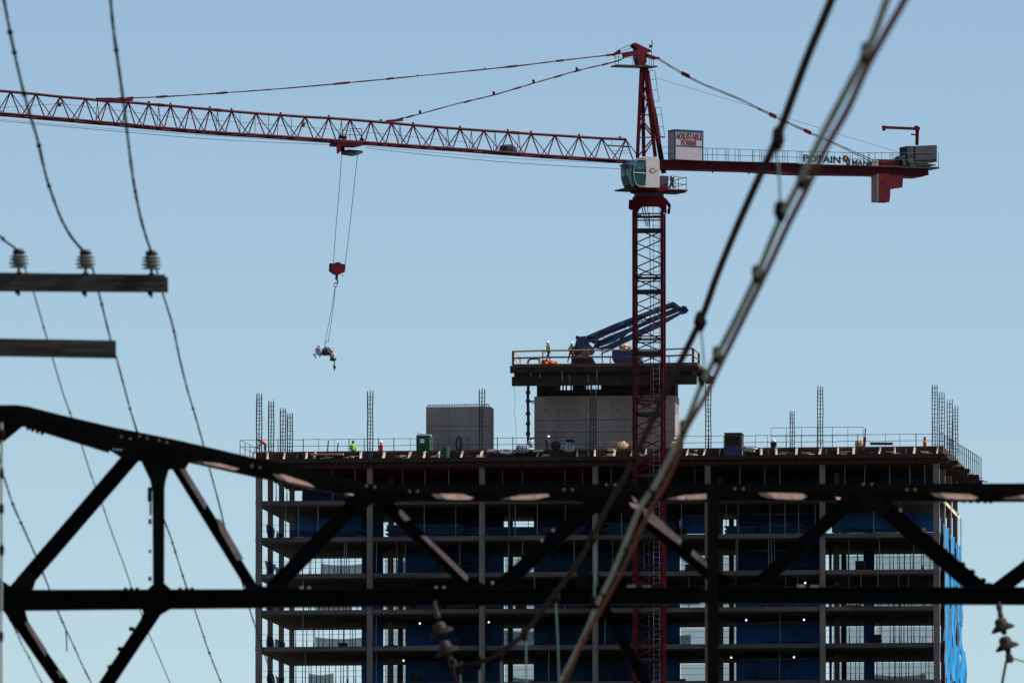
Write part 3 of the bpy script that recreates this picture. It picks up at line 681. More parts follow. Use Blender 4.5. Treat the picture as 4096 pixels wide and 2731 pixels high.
# slewing collar, ring, platform
def cz(pts, off=0, s=3.92, ox=2420, oy=600): return [PJ(x/s+ox, y/s+oy, off) for x, y in pts]
FN = Vector((0, 1, 0))
def fz(pts, dy=0, s=3.92, ox=2420, oy=600): return [PL(x/s+ox, y/s+oy, A0+FN*dy, FN) for x, y in pts]
for dy in (-1.3, 1.15):
    MB().prism(fz([(440,735),(920,735),(965,770),(965,1000),(880,960),(870,910),(830,890),(580,890),(540,930),(510,1000),(430,970),(430,760)], dy), FN*.16).build('collar', M['reddark'], cr)
for q in ([(375,780),(430,780),(430,930),(395,935),(370,900)], [(965,770),(1035,860),(1020,990),(985,1000),(975,940),(1000,900),(965,850)]): MB().prism(fz(q, -1.0), FN*.5).build('climbing_lug', M['reddark'], cr)
c0 = PL(2596, 782, A0, FN); c0 = Vector((A0.x, A0.y, c0.z))
m = MB(); m.lathe(c0, (0,0,1), [(-.15, 1.22), (.15, 1.22)], 24); m.build('slewing_ring', M['greydk'], cr)
m = MB(); m.lathe(c0+Z*.16, (0,0,1), [(0, 1.2), (.05, 1.55), (.5, 1.65), (.62, 1.2)], 24); m.build('turntable', M['reddark'], cr)
m = MB(); m.obox(c0+Z*.35-J*2.8-N*1.5, J*5.2, N*3.0, Z*.12); m.build('turntable_deck', M['reddark'], cr)
MB().obox(c0+Z*.28-J*2.95-N*1.0, J*1.7, N*2.0, Z*.12).build('service_platform', M['grey'], cr); MB().obox(c0+Z*.30+J*1.9-N*1.6, J*1.0, N*1.3, Z*.08).build('service_platform', M['grey'], cr)
m = MB(); zr = c0.z+.45
ring = [c0*1-J*1.3-N*1.3, c0-J*2.95-N*1.0, c0-J*2.95+N*1.0, c0-J*1.3+N*1.3]
for h in (.55, 1.1):
    for a, b in zip(ring, ring[1:]): m.bar(Vector((a.x, a.y, zr+h)), Vector((b.x, b.y, zr+h-.08)), .045)
for a in ring+[(ring[0]+ring[1])/2]: m.bar(Vector((a.x, a.y, zr)), Vector((a.x, a.y, zr+1.1)), .045)
q = c0+J*2.6-N*1.5
for a in (q, q+J*.3+N*.2): m.bar(Vector((a.x, a.y, zr-.2)), Vector((a.x, a.y, zr+1.6)), .04)
m.build('platform_rail', M['rail'], cr)
MB().prism(cz([(860,420),(905,402),(998,410),(990,590),(850,590)], -.9), N*.8).build('slew_motor', M['greydk'], cr)
m = MB()
for q in (((1030,410),(1075,600)), ((1075,430),(1010,600)), ((1040,460),(1080,500))):
    a, b = cz(q, -.8); m.bar(a, b, .12)
m.build('hose_reel', M['red'], cr)
# cab
OFF = -1.9
cab = MB().prism(cz([(600,125),(650,103),(780,108),(855,160),(858,590),(640,585),(540,580),(640,560),(650,160)], OFF), N*1.5).build('cab', M['white'], cr)
MB().prism(cz([(520,150),(620,125),(650,160),(640,570),(540,580),(480,540),(445,440),(448,250),(480,175)], OFF+.03), N*1.44).build('cab_window', M['glassdark'], cab)
m = MB(); m.tube(cz([(520,150),(610,152),(635,170),(650,330),(640,480),(620,570),(540,575),(490,540),(460,470),(445,350),(465,220),(490,170),(520,150)], OFF), .03, 5); m.tube(cz([(448,355),(650,368)], OFF), .035, 5); m.build('window_frame', M['white'], cab)
MB().prism(cz([(370,240),(440,215),(475,200),(447,300),(445,460),(480,560),(420,580),(385,500),(362,400),(360,300)], OFF+.1), N*1.3).build('windscreen', M['glass'], cab)
MB().prism(cz([(365,215),(480,160),(510,170),(470,235),(380,245)], OFF-.02), N*1.55).build('sun_visor', M['signblue'], cab)
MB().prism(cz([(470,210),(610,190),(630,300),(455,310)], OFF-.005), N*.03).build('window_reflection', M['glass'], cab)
m = MB(); m.tube(cz([(750+42*math.cos(t)*1.0, 322+36*math.sin(t)) for t in [i*math.pi/8 for i in range(15)]], OFF-.02), .022, 4)
m.tube(cz([(695, 325), (720, 322)], OFF-.02), .02, 4); m.tube(cz([(780, 330), (820, 318)], OFF-.02), .02, 4); m.build('emblem', M['grey'], cab)
# tower head
def hz(pts, off=0, s=2.24, ox=2400, oy=100): return [PJ(x/s+ox, y/s+oy, off) for x, y in pts]
m = MB()
H = [((335,1190),(358,500),(372,360),-.7), ((392,1180),(382,500),(380,360),.7), ((495,1180),(430,500),(400,360),-.7), ((572,1330),(520,950),(405,360),.7)]
for a, b, c, o in H:
    p = hz([a], o)[0]; q = hz([c], o*.35)[0]; m.bar(p, q, .30)
head = m.build('tower_head', M['red'], cr)
m = MB()
for a, b, o in (((350,820),(495,1000),-.6), ((480,790),(350,560),-.5), ((340,1180),(478,1010),-.6), ((345,1000),(450,600),-.4), ((390,900),(470,1000),.6), ((400,560),(520,980),.5), ((395,1160),(475,1040),.6), ((345,640),(450,640),-.3), ((345,1010),(580,1005),-.6), ((345,800),(440,810),-.5), ((360,470),(430,500),-.3), ((500,1020),(560,1190),.6)):
    p, q = hz([a, b], o); m.bar(p, q, .10)
m.build('head_bracing', M['red'], head)
m = MB(); m.prism(hz([(302,185),(322,160),(390,195),(462,228),(455,245),(415,240),(420,330),(400,370),(350,370),(335,300),(330,210)], -.35), N*.7); m.build('head_box', M['red'], head)
m = MB()
for o in (-.45, .25): m.prism(hz([(200,250),(330,228),(338,270),(215,295)], o), N*.2)
m.prism(hz([(120,260),(180,218),(192,240),(170,262),(125,280)], -.1), N*.2); m.prism(hz([(420,255),(500,285),(535,290),(540,305),(500,310),(425,285)], -.2), N*.4)
m.build('pendant_arm', M['red'], head)
m = MB(); a, b = hz([(128,368),(482,380)], 0); m.bar(a, b, 1.3, .12); m.build('head_platform', M['greydk'], head)
m = MB()
for x, y0, y1 in ((135,275,365), (165,275,365), (295,280,370), (320,275,370), (440,290,375), (462,190,375), (480,275,375)):
    a, b = hz([(x, y0), (x, y1)], -.6); m.bar(a, b, .045)
for y in (290,):
    a, b = hz([(130, y), (340, y+5)], -.6); m.bar(a, b, .04)
a, b = hz([(467,135),(466,200)]); m.bar(a, b, .07); a, b = hz([(450,180),(450,205)]); m.bar(a, b, .2)
m.build('head_rail', M['rail'], head)
m = MB(); m.tube(hz([(190,215),(250,190),(310,172)], 0), .025, 4); m.tube(hz([(205,235),(260,215),(310,190)], 0), .025, 4); m.build('erection_rope', M['rope'], head)
m = MB()
for (x0, y0, x1, y1) in ((440,410,480,690), (490,410,530,680), (495,740,545,1010), (545,740,580,1005)):
    a, b = hz([(x0, y0), (x1, y1)], .3); m.bar(a, b, .04)
for (x0, y0, x1) in ((440,410,490), (460,490,500), (470,585,520), (480,685,530), (495,742,545), (510,805,552), (530,912,568), (540,1010,582)):
    a, b = hz([(x0, y0), (x1, y0)], .3); m.bar(a, b, .04)
m.build('head_ladder', M['rail'], head)
# jib
BOT = [(0,457),(75,463),(179,473),(280,481),(369,490),(455,496),(539,505),(702,520),(863,533),(1057,545),(1256,559),(1505,576),(1680,589),(1872,602),(1967,610),(2155,624),(2347,637),(2520,648)]
TOP = [(42,368),(143,377),(241,388),(342,396),(429,406),(512,410),(595,417),(682,424),(759,431),(839,438),(926,446),(1024,454),(1122,461),(1220,468),(1314,473),(1400,479),(1483,486),(1566,493),(1652,501),(1744,509),(1840,516),(1935,523),(2031,529),(2124,536),(2219,542),(2315,548),(2407,554),(2503,558)]
TX = [-160, -58]+[t[0] for t in TOP]
jb = MB(); top = [PJ(x, interp(TOP, x)) for x in TX]
jb.tube(top, .12, 6)
BX = [(TX[i]+TX[i+1])/2+4 for i in range(len(TX)-1)]+[2552]
for o in (-.68, .68): jb.tube([PJ(x, interp(BOT, x))+N*o for x in [-165]+BX], .10, 6)
jib = jb.build('jib_chord', M['red'], cr)
jb = MB()
for i, x in enumerate(TX):
    t = top[i]
    for k in (i-1, i):
        if 0 <= k < len(BX):
            for o in (-.68, .68): jb.bar(t, PJ(BX[k], interp(BOT, BX[k]))+N*o, .075)
for k in range(len(BX)-1):
    a, b = BX[k], BX[k+1]; s = .68 if k % 2 else -.68
    jb.bar(PJ(a, interp(BOT, a))+N*s, PJ(b, interp(BOT, b))-N*s, .05); jb.bar(PJ(a, interp(BOT, a))-N*.68, PJ(a, interp(BOT, a))+N*.68, .10)
jb.build('jib_bracing', M['red'], jib)
jb = MB()
for x in (595, 682, 839, 926, 1122, 1315, 1523, 1652, 1840, 2031, 2124, 2316, 2480):
    y = interp(TOP, x); MB().bar(PJ(x, y+3), PJ(x, y-12), .16).build('jib_pin', M['reddark'], jib)
for x in (640, 870, 2060): y = interp(TOP, x); MB().bar(PJ(x-15, y-1), PJ(x+15, y+2), .24).build('chord_joint', M['reddark'], jib)
for x in (390, 960, 1020, 1075, 1110, 1165, 635, 870, 1365, 1600, 1790, 1885, 1980, 2075):
    jb = MB(); y = interp(TOP, x); yb = interp(BOT, x); d = 8 if x in (390, 635, 870, 1365, 1600, 1790, 1885, 1980, 2075) else 0
    jb.bar(PJ(x, y+4), PJ(x-d, yb, .3), .045)
    if d: jb.bar(PJ(x, y+4), PJ(x+d, yb, .3), .045)
    jb.build('jib_strut', M['reddark'], jib)
MB().blob(PJ(2030, 600), (.75, .5, .45), 5).build('winch_cover', M['grey'], jib)
for x, y in ((238, 420), (1213, 500)):
    m = MB(); m.blob(PJ(x, y), (.16, .16, .16), 3, bump=.05); m.bar(PJ(x-7, y-7), PJ(x+12, y-7), .08); m.build('obstruction_lamp', M['greydk'], jib)
m = MB(); a, b = PJ(2425, 582), PJ(2520, 588)
m.bar(a, b, .05, .12); m.bar(PJ(2447, 556), PJ(2447, 582), .04); m.bar(PJ(2440, 604), PJ(2520, 602), .03); m.bar(PJ(2440, 615), PJ(2520, 613), .03); m.build('jib_walkway', M['rail'], jib)
# pendants
def pendant(pts, off, r=.055):
    m = MB(); m.tube(smooth_path([PJ(x, y, off) for x, y in pts], 8), r, 6, .25); return m
p1 = [(2480,214),(2464,218),(2260,241),(2055,266),(1720,300),(1367,334),(1130,355),(883,373),(640,388),(385,398)]
p2 = [(2498,232),(2455,249),(2308,284),(2140,332),(1977,380),(1820,418),(1681,456),(1576,482)]
m = pendant(p1, 0)
for x in (2440, 2240, 2040, 2055, 1560, 1370, 1385, 1350, 880, 895, 640, 655, 520, 480, 430):
    y = interp(sorted(p1), x); m.bar(PJ(x-13, y+1.6), PJ(x+13, y-1.6), .17)
for x in (1940, 1670): y = interp(sorted(p1), x); m.bar(PJ(x, y), PJ(x, y-6), .12)
m.bar(PJ(385, 397), PJ(530, 399), .22)
m.build('jib_pendant', M['red'], cr)
m = pendant(p2, 0)
for x in (2420, 2310, 2230, 2070, 1870, 1640, 1600):
    y = interp(sorted(p2), x); m.bar(PJ(x-12, y+4), PJ(x+12, y-3), .15)
for x in (2308, 2135, 1976, 1681): y = interp(sorted(p2), x); m.bar(PJ(x, y), PJ(x-2, y-14), .2)
m.bar(PJ(1545, 486), PJ(1610, 480), .2)
m.build('jib_pendant', M['red'], cr)
for o, dx in ((-.5, 0), (.5, 10)):
    pr2 = [(2635,240),(2780,325),(2950,397),(3091,466),(3230,530),(3370,592),(3500+dx, 655)]
    m = pendant([(x, y-(6 if o > 0 else 0)) for x, y in pr2], o, .035)
    for x in (2740, 2745, 3091, 3230): y = interp(pr2, x)-(6 if o > 0 else 0); m.bar(PJ(x-13, y-6, o), PJ(x+13, y+6, o), .16)
    m.build('counter_jib_pendant', M['reddark'], cr)
m = MB(); m.tube(smooth_path([PJ(2622, 312), PJ(2800, 365), PJ(3000, 425), PJ(3300, 520), PJ(3590, 608)]), .015, 4)
m.tube(smooth_path([PJ(0, 484, -.3), PJ(400, 520, -.3), PJ(860, 558, -.3), PJ(1330, 580, -.3)]), .02, 4); m.tube(smooth_path([PJ(0, 478, .3), PJ(500, 520, .3), PJ(1340, 574, .3)]), .014, 4)
m.tube(smooth_path([PJ(1460, 592, -.3), PJ(1750, 624, -.3), PJ(2100, 655, -.3), PJ(2515, 678, -.3)]), .02, 4); m.tube(smooth_path([PJ(1460, 585, .3), PJ(2000, 632, .3), PJ(2520, 655, .3)]), .014, 4)
m.tube([PJ(0, 432), PJ(240, 415), PJ(700, 470), PJ(1360, 520), PJ(1900, 572)], .015, 4)
m.build('hoist_rope', M['rope'], cr)
# counter jib
cj = MB()
CT = [(2640,640),(2670,640),(3000,648),(3205,657),(3711,670)]; CB = [(2640,674),(2700,676),(3000,684),(3180,696),(3486,700),(3614,707),(3683,709),(3716,700)]
poly = [PJ(x, y, -.75) for x, y in CT]+[PJ(x, y, -.75) for x, y in reversed(CB)]
cj.prism(poly, N*1.5); cjo = cj.build('counter_jib', M['red'], cr)
m = MB()
for x0, x1, y0, y1 in ((2650,3200,638,640), (3200,3745,655,659), (3600,3757,664,671)): m.prism([PJ(x0, y0, -1.1), PJ(x1, y0+(x1-x0)*.026, -1.1), PJ(x1, y1+(x1-x0)*.026, -1.1), PJ(x0, y1, -1.1)], N*2.2)
m.build('walkway', M['grey'], cjo)
m = MB()
RT = [(2640,588),(2818,593),(3205,606),(3400,611),(3757,612)]; RB = [(2640,639),(2818,643),(3205,655),(3757,672)]
for o in (-1.05, 1.0):
    for fr in (0, .5): m.tube([PJ(x, interp(RT, x)*(1-fr)+interp(RB, x)*fr, o) for x in range(2650, 3750, 60)], .022, 4)
xsr = [2830, 2850, 2900, 2907, 2915, 2940, 2955, 3010, 3016, 3038, 3046, 3090, 3130, 3137, 3150, 3188, 3204, 3209, 3270, 3310, 3372, 3400, 3410, 3455, 3474, 3500, 3560, 3568, 3584, 3592, 3754]
for x in xsr: m.bar(PJ(x, interp(RT, x), -1.05), PJ(x, interp(RB, x), -1.05), .04)
for x in range(2680, 3700, 47): m.bar(PJ(x, interp(RT, x), 1.0), PJ(x, interp(RB, x), 1.0), .03)
m.build('walkway_rail', M['rail'], cjo)
m = MB()
for x in (2850, 2995, 3160): m.bar(PJ(x, 683+(x-2850)*.03, -.6), PJ(x, 692+(x-2850)*.03, -.6), .12)
m.build('lug', M['red'], cjo)
# counterweight blocks and machinery
ax, bx = PJ(3512, 695, -1.3), PJ(3512, 808, -1.3)
m = MB(); m.obox(PJ(3514, 806, -1.35), -J*1.05, N*1.0, Z*2.35); m.build('counterweight', M['red'], cjo)
m = MB(); m.prism([PJ(3514, 699, -1.36), PJ(3613, 703, -1.36), PJ(3610, 750, -1.36), PJ(3562, 757, -1.36), PJ(3560, 798, -1.36), PJ(3514, 807, -1.36)], N*.9); m.build('counterweight_casing', M['red'], cjo)
m = MB(); m.obox(PJ(3513, 806.5, -1.36)+J*.005, J*.05, N*1.1, Z*2.3); m.build('concrete_face', M['cw'], cjo)
def gz(pts, off=0): return [PJ(x/3.92+3180, y/3.92+560, off) for x, y in pts]
MB().prism(gz([(1890,95),(2225,80),(2225,300),(1890,300)], -1.0), N*1.5).build('winch_housing', M['grey'], cjo)
MB().prism(gz([(1765,95),(1885,95),(1885,430),(1820,430),(1765,330)], -.9), N*1.4).build('electrical_cabinet', M['grey'], cjo)
MB().prism(gz([(1890,302),(2225,302),(2225,345),(2130,345),(2080,370),(2210,385),(2210,400),(1890,400)], -.9), N*1.2).build('winch', M['greydk'], cjo)
MB().prism(gz([(1625,290),(1680,245),(1765,220),(1765,400),(1690,400),(1690,320),(1625,310)], -.8), N*1.0).build('motor', M['greydk'], cjo)
MB().prism(gz([(1310,305),(1690,305),(1690,410),(1300,410)], -.6), N*1.2).build('ballast_block', M['red'], cjo)
MB().prism(gz([(1210,340),(1310,312),(1310,410),(1210,400)], -.65), N*1.0).build('pendant_anchor', M['cw'], cjo)
m = MB()
a, b = gz([(1912,80),(1918,-200)]); m.bar(a, b, .28)
a, b = PJ(3672, 516), PJ(3535, 510); m.bar(a, b, .22); a, b = PJ(3660, 510), PJ(3675, 520); m.bar(a, b, .35); a, b = PJ(3533, 503), PJ(3537, 524); m.bar(a, b, .2); a, b = PJ(3645, 538), PJ(3665, 540); m.bar(a, b, .12)
m.build('service_davit', M['reddark'], cjo)
# letters on the rail
text_mesh('lettering', 'POTAIN', M['letter'], cjo, PJ(3213, 646, -1.13), -J, Z, .80, .03, width=(PJ(3362, 648, -1.13)-PJ(3213, 646, -1.13)).length, bold=.03)
text_mesh('lettering', 'MANI', M['letter'], cjo, PJ(3408, 663, -1.13), -J, Z, .72, .03, width=(PJ(3482, 666, -1.13)-PJ(3408, 663, -1.13)).length, bold=.03)
m = MB(); m.prism(gz([(745,300),(760,250),(810,240),(850,290),(870,350),(865,395),(820,400),(800,360),(760,330)], -1.16), N*.05); m.build('logo_plate', M['letter'], cjo)
m = MB(); m.prism(gz([(785,265),(808,270),(805,320),(780,310)], -1.19), N*.03); m.prism(gz([(815,335),(840,345),(835,370),(818,365)], -1.19), N*.03); m.build('logo_mark', M['orange'], cjo)
# sign box
sb = thing('sign_box', PJ(2697, 636, -1.3), 'white box hut with red capital lettering and blue edges on the counter jib', 'sign box')
q0 = PJ(2699, 637, -1.3); W = (PJ(2813, 639, -1.3)-q0).dot(-J); Hh = 2.42; Dd = 1.15
MB().obox(q0, -J*W, N*Dd, Z*Hh).build('hut_body', M['signwhite'], sb)
m = MB()
for (a, b) in ((0, .09), (W-.09, .10)): m.obox(q0-J*a-N*.02, -J*b, N*.02, Z*Hh)
m.obox(q0-N*.024+Z*(Hh-.14), -J*W, N*.02, Z*.16); m.obox(q0-N*.024+Z*1.08, -J*W, N*.02, Z*.09); m.obox(q0-N*.02+J*.02+Z*(Hh-.1), J*-.02, N*Dd, Z*.12)
m.obox(q0+Z*(Hh+.002)-N*.05+J*.05, -J*(W+.1), N*(Dd+.1), Z*.05); m.obox(q0+J*.02, -J*.02, N*.1, Z*Hh); m.obox(q0+J*.02+N*(Dd-.1), -J*.02, N*.1, Z*Hh)
m.build('edge_trim', M['signblue'], sb)
text_mesh('lettering', 'ADJUSTABLE', M['signred'], sb, q0-N*.03-J*.13+Z*1.72, -J, Z, .70, .01, width=W-.22, bold=.02)
text_mesh('lettering', 'FORMS', M['signred'], sb, q0-N*.03-J*.62+Z*1.20, -J, Z, .62, .01, width=W-1.25, bold=.02)
MB().obox(q0-Z*.12+N*.1-J*.1, -J*(W-.2), N*(Dd-.2), Z*.118).build('plinth', M['reddark'], sb)
# trolley, hook block, load
m = MB()
for o in (-.8, .7):
    m.prism([PJ(x, y, o) for x, y in ((1348,562),(1360,558),(1455,570),(1456,582),(1440,584),(1400,580),(1365,583),(1360,610),(1349,616))], N*.12)
m.obox(PJ(1352, 580, -.8), -J*2.1, N*1.6, Z*.25)
tr = m.build('trolley', M['red'], cr)
m = MB(); m.prism([PJ(x, y, -.5) for x, y in ((1385,606),(1395,598),(1450,603),(1452,612),(1430,621),(1388,615))], N*1.0); m.build('trolley_basket', M['grey'], tr)
m = MB()
for (x0, y0, x1, y1) in ((1355,540,1355,565), (1372,535,1372,565), (1400,515,1400,565), (1446,515,1446,570), (1400,515,1446,516), (1400,540,1446,541)): m.bar(PJ(x0, y0, -.7), PJ(x1, y1, -.7), .05)
m.bar(PJ(1372, 540, -.7), PJ(1400, 540, -.7), .05); m.bar(PJ(1355, 562, -.7), PJ(1446, 565, -.7), .06)
m.build('trolley_frame', M['reddark'], tr)
for a, b, wd in ((PJ(1368, 583), PJ(1370, 606), .4), (PJ(1448, 555), PJ(1452, 582), .3), (PJ(1358, 548), PJ(1385, 552), .25)): MB().bar(a, b, wd).build('sheave_block', M['reddark'], tr)
m = MB()
for pts in (((1367,606),(1357,760),(1346,880),(1334,1052)), ((1430,620),(1415,760),(1400,900),(1381,1058))): m.tube([PJ(x, y, 0) for x, y in pts], .025, 5)
m.build('hoist_rope', M['rope'], cr)
def lz(pts, off=0): return [PJ(x/2.613+1150, y/2.613+950, off) for x, y in pts]
m = MB(); m.prism(lz([(458,268),(518,270),(520,258),(550,258),(552,270),(608,282),(600,360),(540,388),(505,385),(455,350)], -.2), N*.4)
hb = m.build('hook_block', M['reddark'], cr)
m = MB(); a, b = lz([(515,385),(512,440)]); m.bar(a, b, .22); m.tube(lz([(512,440),(528,455),(520,478),(498,470)]), .06, 6)
m.tube(lz([(500,472),(520,485),(515,515),(490,515),(486,485),(500,472)]), .035, 5); m.tube(lz([(455,350),(470,365)]), .04, 5); m.tube(lz([(575,385),(574,405)]), .04, 4); m.build('hook', M['greydk'], hb)
ldt = thing('hoisted_load', lz([(390,1130)])[0], 'bundle wrapped in white sheeting hanging from the crane hook on two slings', 'load')
m = MB()
m.tube(lz([(497,515),(470,700),(440,850),(398,1080)]), .022, 4); m.tube(lz([(500,515),(485,680),(455,900),(428,1080)]), .022, 4); m.tube(lz([(428,1080),(430,1088),(395,1084),(393,1130)]), .035, 4)
m.build('sling', M['rope'], ldt)
m = MB(); m.blob(lz([(335,1180)])[0], (.30, .4, .42), 3, .3, 10, 8); m.blob(lz([(440,1180)])[0], (.42, .4, .32), 8, .3, 10, 8); m.blob(lz([(475,1240)])[0], (.28, .35, .32), 5, .35, 10, 8); m.build('white_wrap', M['bag'], ldt)
m = MB(); m.blob(lz([(395,1200)])[0]-N*.15, (.42, .4, .28), 6, .25, 9, 7); m.blob(lz([(470,1272)])[0]-N*.1, (.26, .3, .16), 2, .3)
for q in (((395,1140),(335,1250)), ((400,1140),(440,1230)), ((270,1222),(330,1225)), ((280,1215),(295,1262)), ((490,1290),(490,1390))):
    a, b = lz(q, -.45); m.tube([a, (a+b)/2+Z*.03+J*.02, b], .05, 5, .3)
m.build('bundle', M['greydk'], ldt)
a, b = lz([(488,1325),(494,1375)], -.45); m = MB(); m.tube([a, (a+b)/2, b], [.04, .12, .05], 6); m.build('tag_knot', M['greydk'], ldt)
# ------------------------------------------------------------------ people
def person(loc, rz, label, vest, hat, pose='stand', h=1.75, legs='cloth'):
    t = thing('person', loc, label, 'person'); base[t] = Vector((0,0,0)); k = h/1.75
    lean = {'stand': 0, 'walk': .08, 'bend': 1.0, 'crouch': 1.15}[pose]
    hip = Vector((0, 0, .93 if pose in ('stand', 'walk') else (.85 if pose == 'bend' else .55)))
    def tor(d, side=0, f=0): return hip+Vector((math.sin(lean)*d+f*math.cos(lean), side, math.cos(lean)*d-f*math.sin(lean)))
    st_ = .22 if pose == 'walk' else .06
    nodes = [(hip, .15), (tor(.22), .14), (tor(.45), .17), (tor(.56), .065), (tor(.66, 0, .02), .10), (tor(.76, 0, .01), .085)]
    ed = [(0,1),(1,2),(2,3),(3,4),(4,5)]
    def add(p, r, par): nodes.append((p, r)); ed.append((par, len(nodes)-1)); return len(nodes)-1
    for s in (-1, 1):
        a = add(hip+Vector((0, s*.1, -.06)), .095, 0)
        kn = Vector((st_*s*.8+(.28 if pose == 'crouch' else .04), s*.12, .48)) if pose != 'crouch' else Vector((.30, s*.16, .42))
        b = add(kn, .065, a); c = add(Vector((st_*s*1.2 if pose != 'crouch' else .0, s*.13, .09)), .045, b); add(Vector((st_*s*1.2+(.16 if pose != 'crouch' else .16), s*.14, .045)), .042, c)
        sh = add(tor(.47, s*.19), .07, 2)
        if pose in ('stand', 'walk'): e = tor(.19, s*.25, -.03+.08*s*(pose == 'walk')); w_ = tor(-.04, s*.24, .10-.1*s*(pose == 'walk'))
        else: e = tor(.42, s*.22)+Vector((.05, 0, -.26)); w_ = e+Vector((.16, 0, -.2))
        b = add(e, .048, sh); c = add(w_, .032, b); hnd = add(w_+(w_-e).normalized()*.09, .036, c)
        for q in range(4): add(nodes[hnd][0]+(w_-e).normalized()*(.075-.008*abs(q-1))+Vector((.022*(q-1.5), 0, 0)), .009, hnd)
        add(nodes[hnd][0]+Vector((.05, 0, -.01)), .01, c)
    me = bpy.data.meshes.new('body'); me.from_pydata([tuple(n[0]*k) for n in nodes], ed, []); 
    o = bpy.data.objects.new('body', me); C.objects.link(o); o.parent = t; me.materials.append(M['cloth'])
    md = o.modifiers.new('skin', 'SKIN'); sv_ = me.skin_vertices[0].data if me.skin_vertices else None
    if sv_ is None:
        bm = bmesh.new(); bm.from_mesh(me); bm.verts.layers.skin.verify(); bm.to_mesh(me); bm.free(); sv_ = me.skin_vertices[0].data
    for i, n in enumerate(nodes): sv_[i].radius = (n[1]*k, n[1]*k); sv_[i].use_root = (i == 0)
    ss = o.modifiers.new('sub', 'SUBSURF'); ss.levels = 1; ss.render_levels = 1
    m = MB(); ax = (tor(.5)-tor(0)).normalized()
    rings = [(0, .19, .16), (.15, .19, .155), (.32, .225, .17), (.46, .235, .16), (.54, .13, .10)]
    n = 12
    for d, a, b in rings:
        c = tor(d)
        fx = Vector((math.cos(lean), 0, -math.sin(lean)))
        for j in range(n): tt = 2*math.pi*j/n; m.v.append((c+Vector((0, 1, 0))*math.cos(tt)*a+fx*math.sin(tt)*b)*k)
    for i in range(len(rings)-1):
        for j in range(n): a = i*n+j; b = i*n+(j+1) % n; m.f.append((a, b, b+n, a+n))
    m.f.append(tuple(range(n))[::-1]); m.f.append(tuple(range((len(rings)-1)*n, len(rings)*n)))
    for s in (-1, 1): m.tube([tor(.47, s*.19)*k, (tor(.30, s*.245) if lean < .5 else tor(.42, s*.215)+Vector((.03, 0, -.15)))*k], [.09*k, .068*k], 8)
    m.build('vest', vest, t, smooth=True)
    m = MB(); hd = tor(.72, 0, .015)*k; m.lathe(hd, ax, [(-.01, .155*k), (.01, .15*k), (.02, .125*k), (.09, .115*k), (.14, .07*k), (.155, .01)], 12); m.build('helmet', hat, t, smooth=True)
    m = MB(); m.blob(tor(.655, 0, .025)*k, (.082*k, .075*k, .10*k), 1, .03); fx = Vector((math.cos(lean), 0, -math.sin(lean))); m.bar(tor(.66, 0, .09)*k, tor(.635, 0, .125)*k, .025*k); m.build('face', M['skin'], t, smooth=True)
    t.rotation_euler.z = rz; base[t] = Vector(loc); return t
def stand_at(x, v, z): q = PL(x, 1800, B(0, v, 0), V); return Vector((q.x, q.y, z))
person(stand_at(1062, 2.0, ZD), R(180), 'worker in an orange vest and white helmet crouching at the left corner of the deck', M['vestorange'], M['hat'], 'bend', 1.7)
person(stand_at(1412, 11.5, ZD), R(-60), 'worker in a yellow-green hi-vis shirt and dark helmet standing on the deck', M['hivis'], M['hatdk'])
person(stand_at(1524, 12, ZD), R(200), 'worker in a red vest and white helmet right of the lone rebar cage', M['vestred'], M['hat'])
person(stand_at(2190, 8, ZD), R(-20), 'worker in dark clothes and white helmet bending between the white bags', M['cloth'], M['hat'], 'walk')
person(stand_at(2194, VB-1.5, FU(2194, 1462, VPF)[1]), R(-150), 'worker in a hi-vis vest and white helmet walking along the roof platform', M['hivis'], M['hat'], 'walk', 1.8).location.z += .45
person(stand_at(2284, VB-.2, FU(2284, 1462, VPF)[1]), R(-30), 'worker in a hi-vis vest behind the railing beside the blue boom turret', M['hivis'], M['hat'], 'walk', 1.75).location.z += .55
person(stand_at(2728, 2, ZD-.2), R(180), 'worker in orange half hidden behind the thick blurred wires', M['vestorange'], M['hat'], 'bend', 1.6)
person(stand_at(3094, 9, ZD), R(-90), 'worker in grey with a pale helmet low behind the edge board, right of the container', M['cloth'], M['hat'], 'bend', 1.7)
person(stand_at(3700, 13, ZD), R(180), 'worker in an orange shirt and dark cap near the right corner of the deck', M['vestorange'], M['hatdk'])

# ------------------------------------------------------------------ things lying on the deck
def Q(x, y, v): return PL(x, y, B(0, v, 0), V)
# portable toilet
vt = 6.5; (a, z1), (b, z0) = FU(1665, 1742, vt), FU(1728, 1797, vt); zt_ = z1
pt_ = thing('portable_toilet', B(a, vt, ZD), 'green portable toilet cabin with a pale notice left of the small core', 'portable toilet')
pw = b-a; ubox(MB(), a, b-.22, vt, vt+1.1, ZD, zt_).build('cabin', M['green'], pt_)
m = MB(); m.prism([B(b-.215, vt, ZD), B(b, vt+.35, ZD), B(b, vt+.35, zt_-.05), B(b-.215, vt, zt_)], V*.6); m.build('side_panel', M['green'], pt_)
m = MB(); m.prism([B(a-.04, vt-.05, zt_), B(b-.1, vt-.05, zt_), B(b-.2, vt-.05, zt_+.12), B(a+.25, vt-.05, zt_+.17)], V*1.2); m.build('roof', M['hat'], pt_)
ubox(MB(), a+.32, a+.68, vt-.02, vt, zt_-.62, zt_-.26).build('notice', M['hat'], pt_)
ubox(MB(), a+.12, b-.34, vt-.012, vt, ZD+.1, zt_-.1).build('door', M['green'], pt_)
m = MB(); m.bar(B(a+.1, vt+.3, zt_), B(a+.1, vt+.3, zt_+.35), .05); m.build('vent_pipe', M['greydk'], pt_)
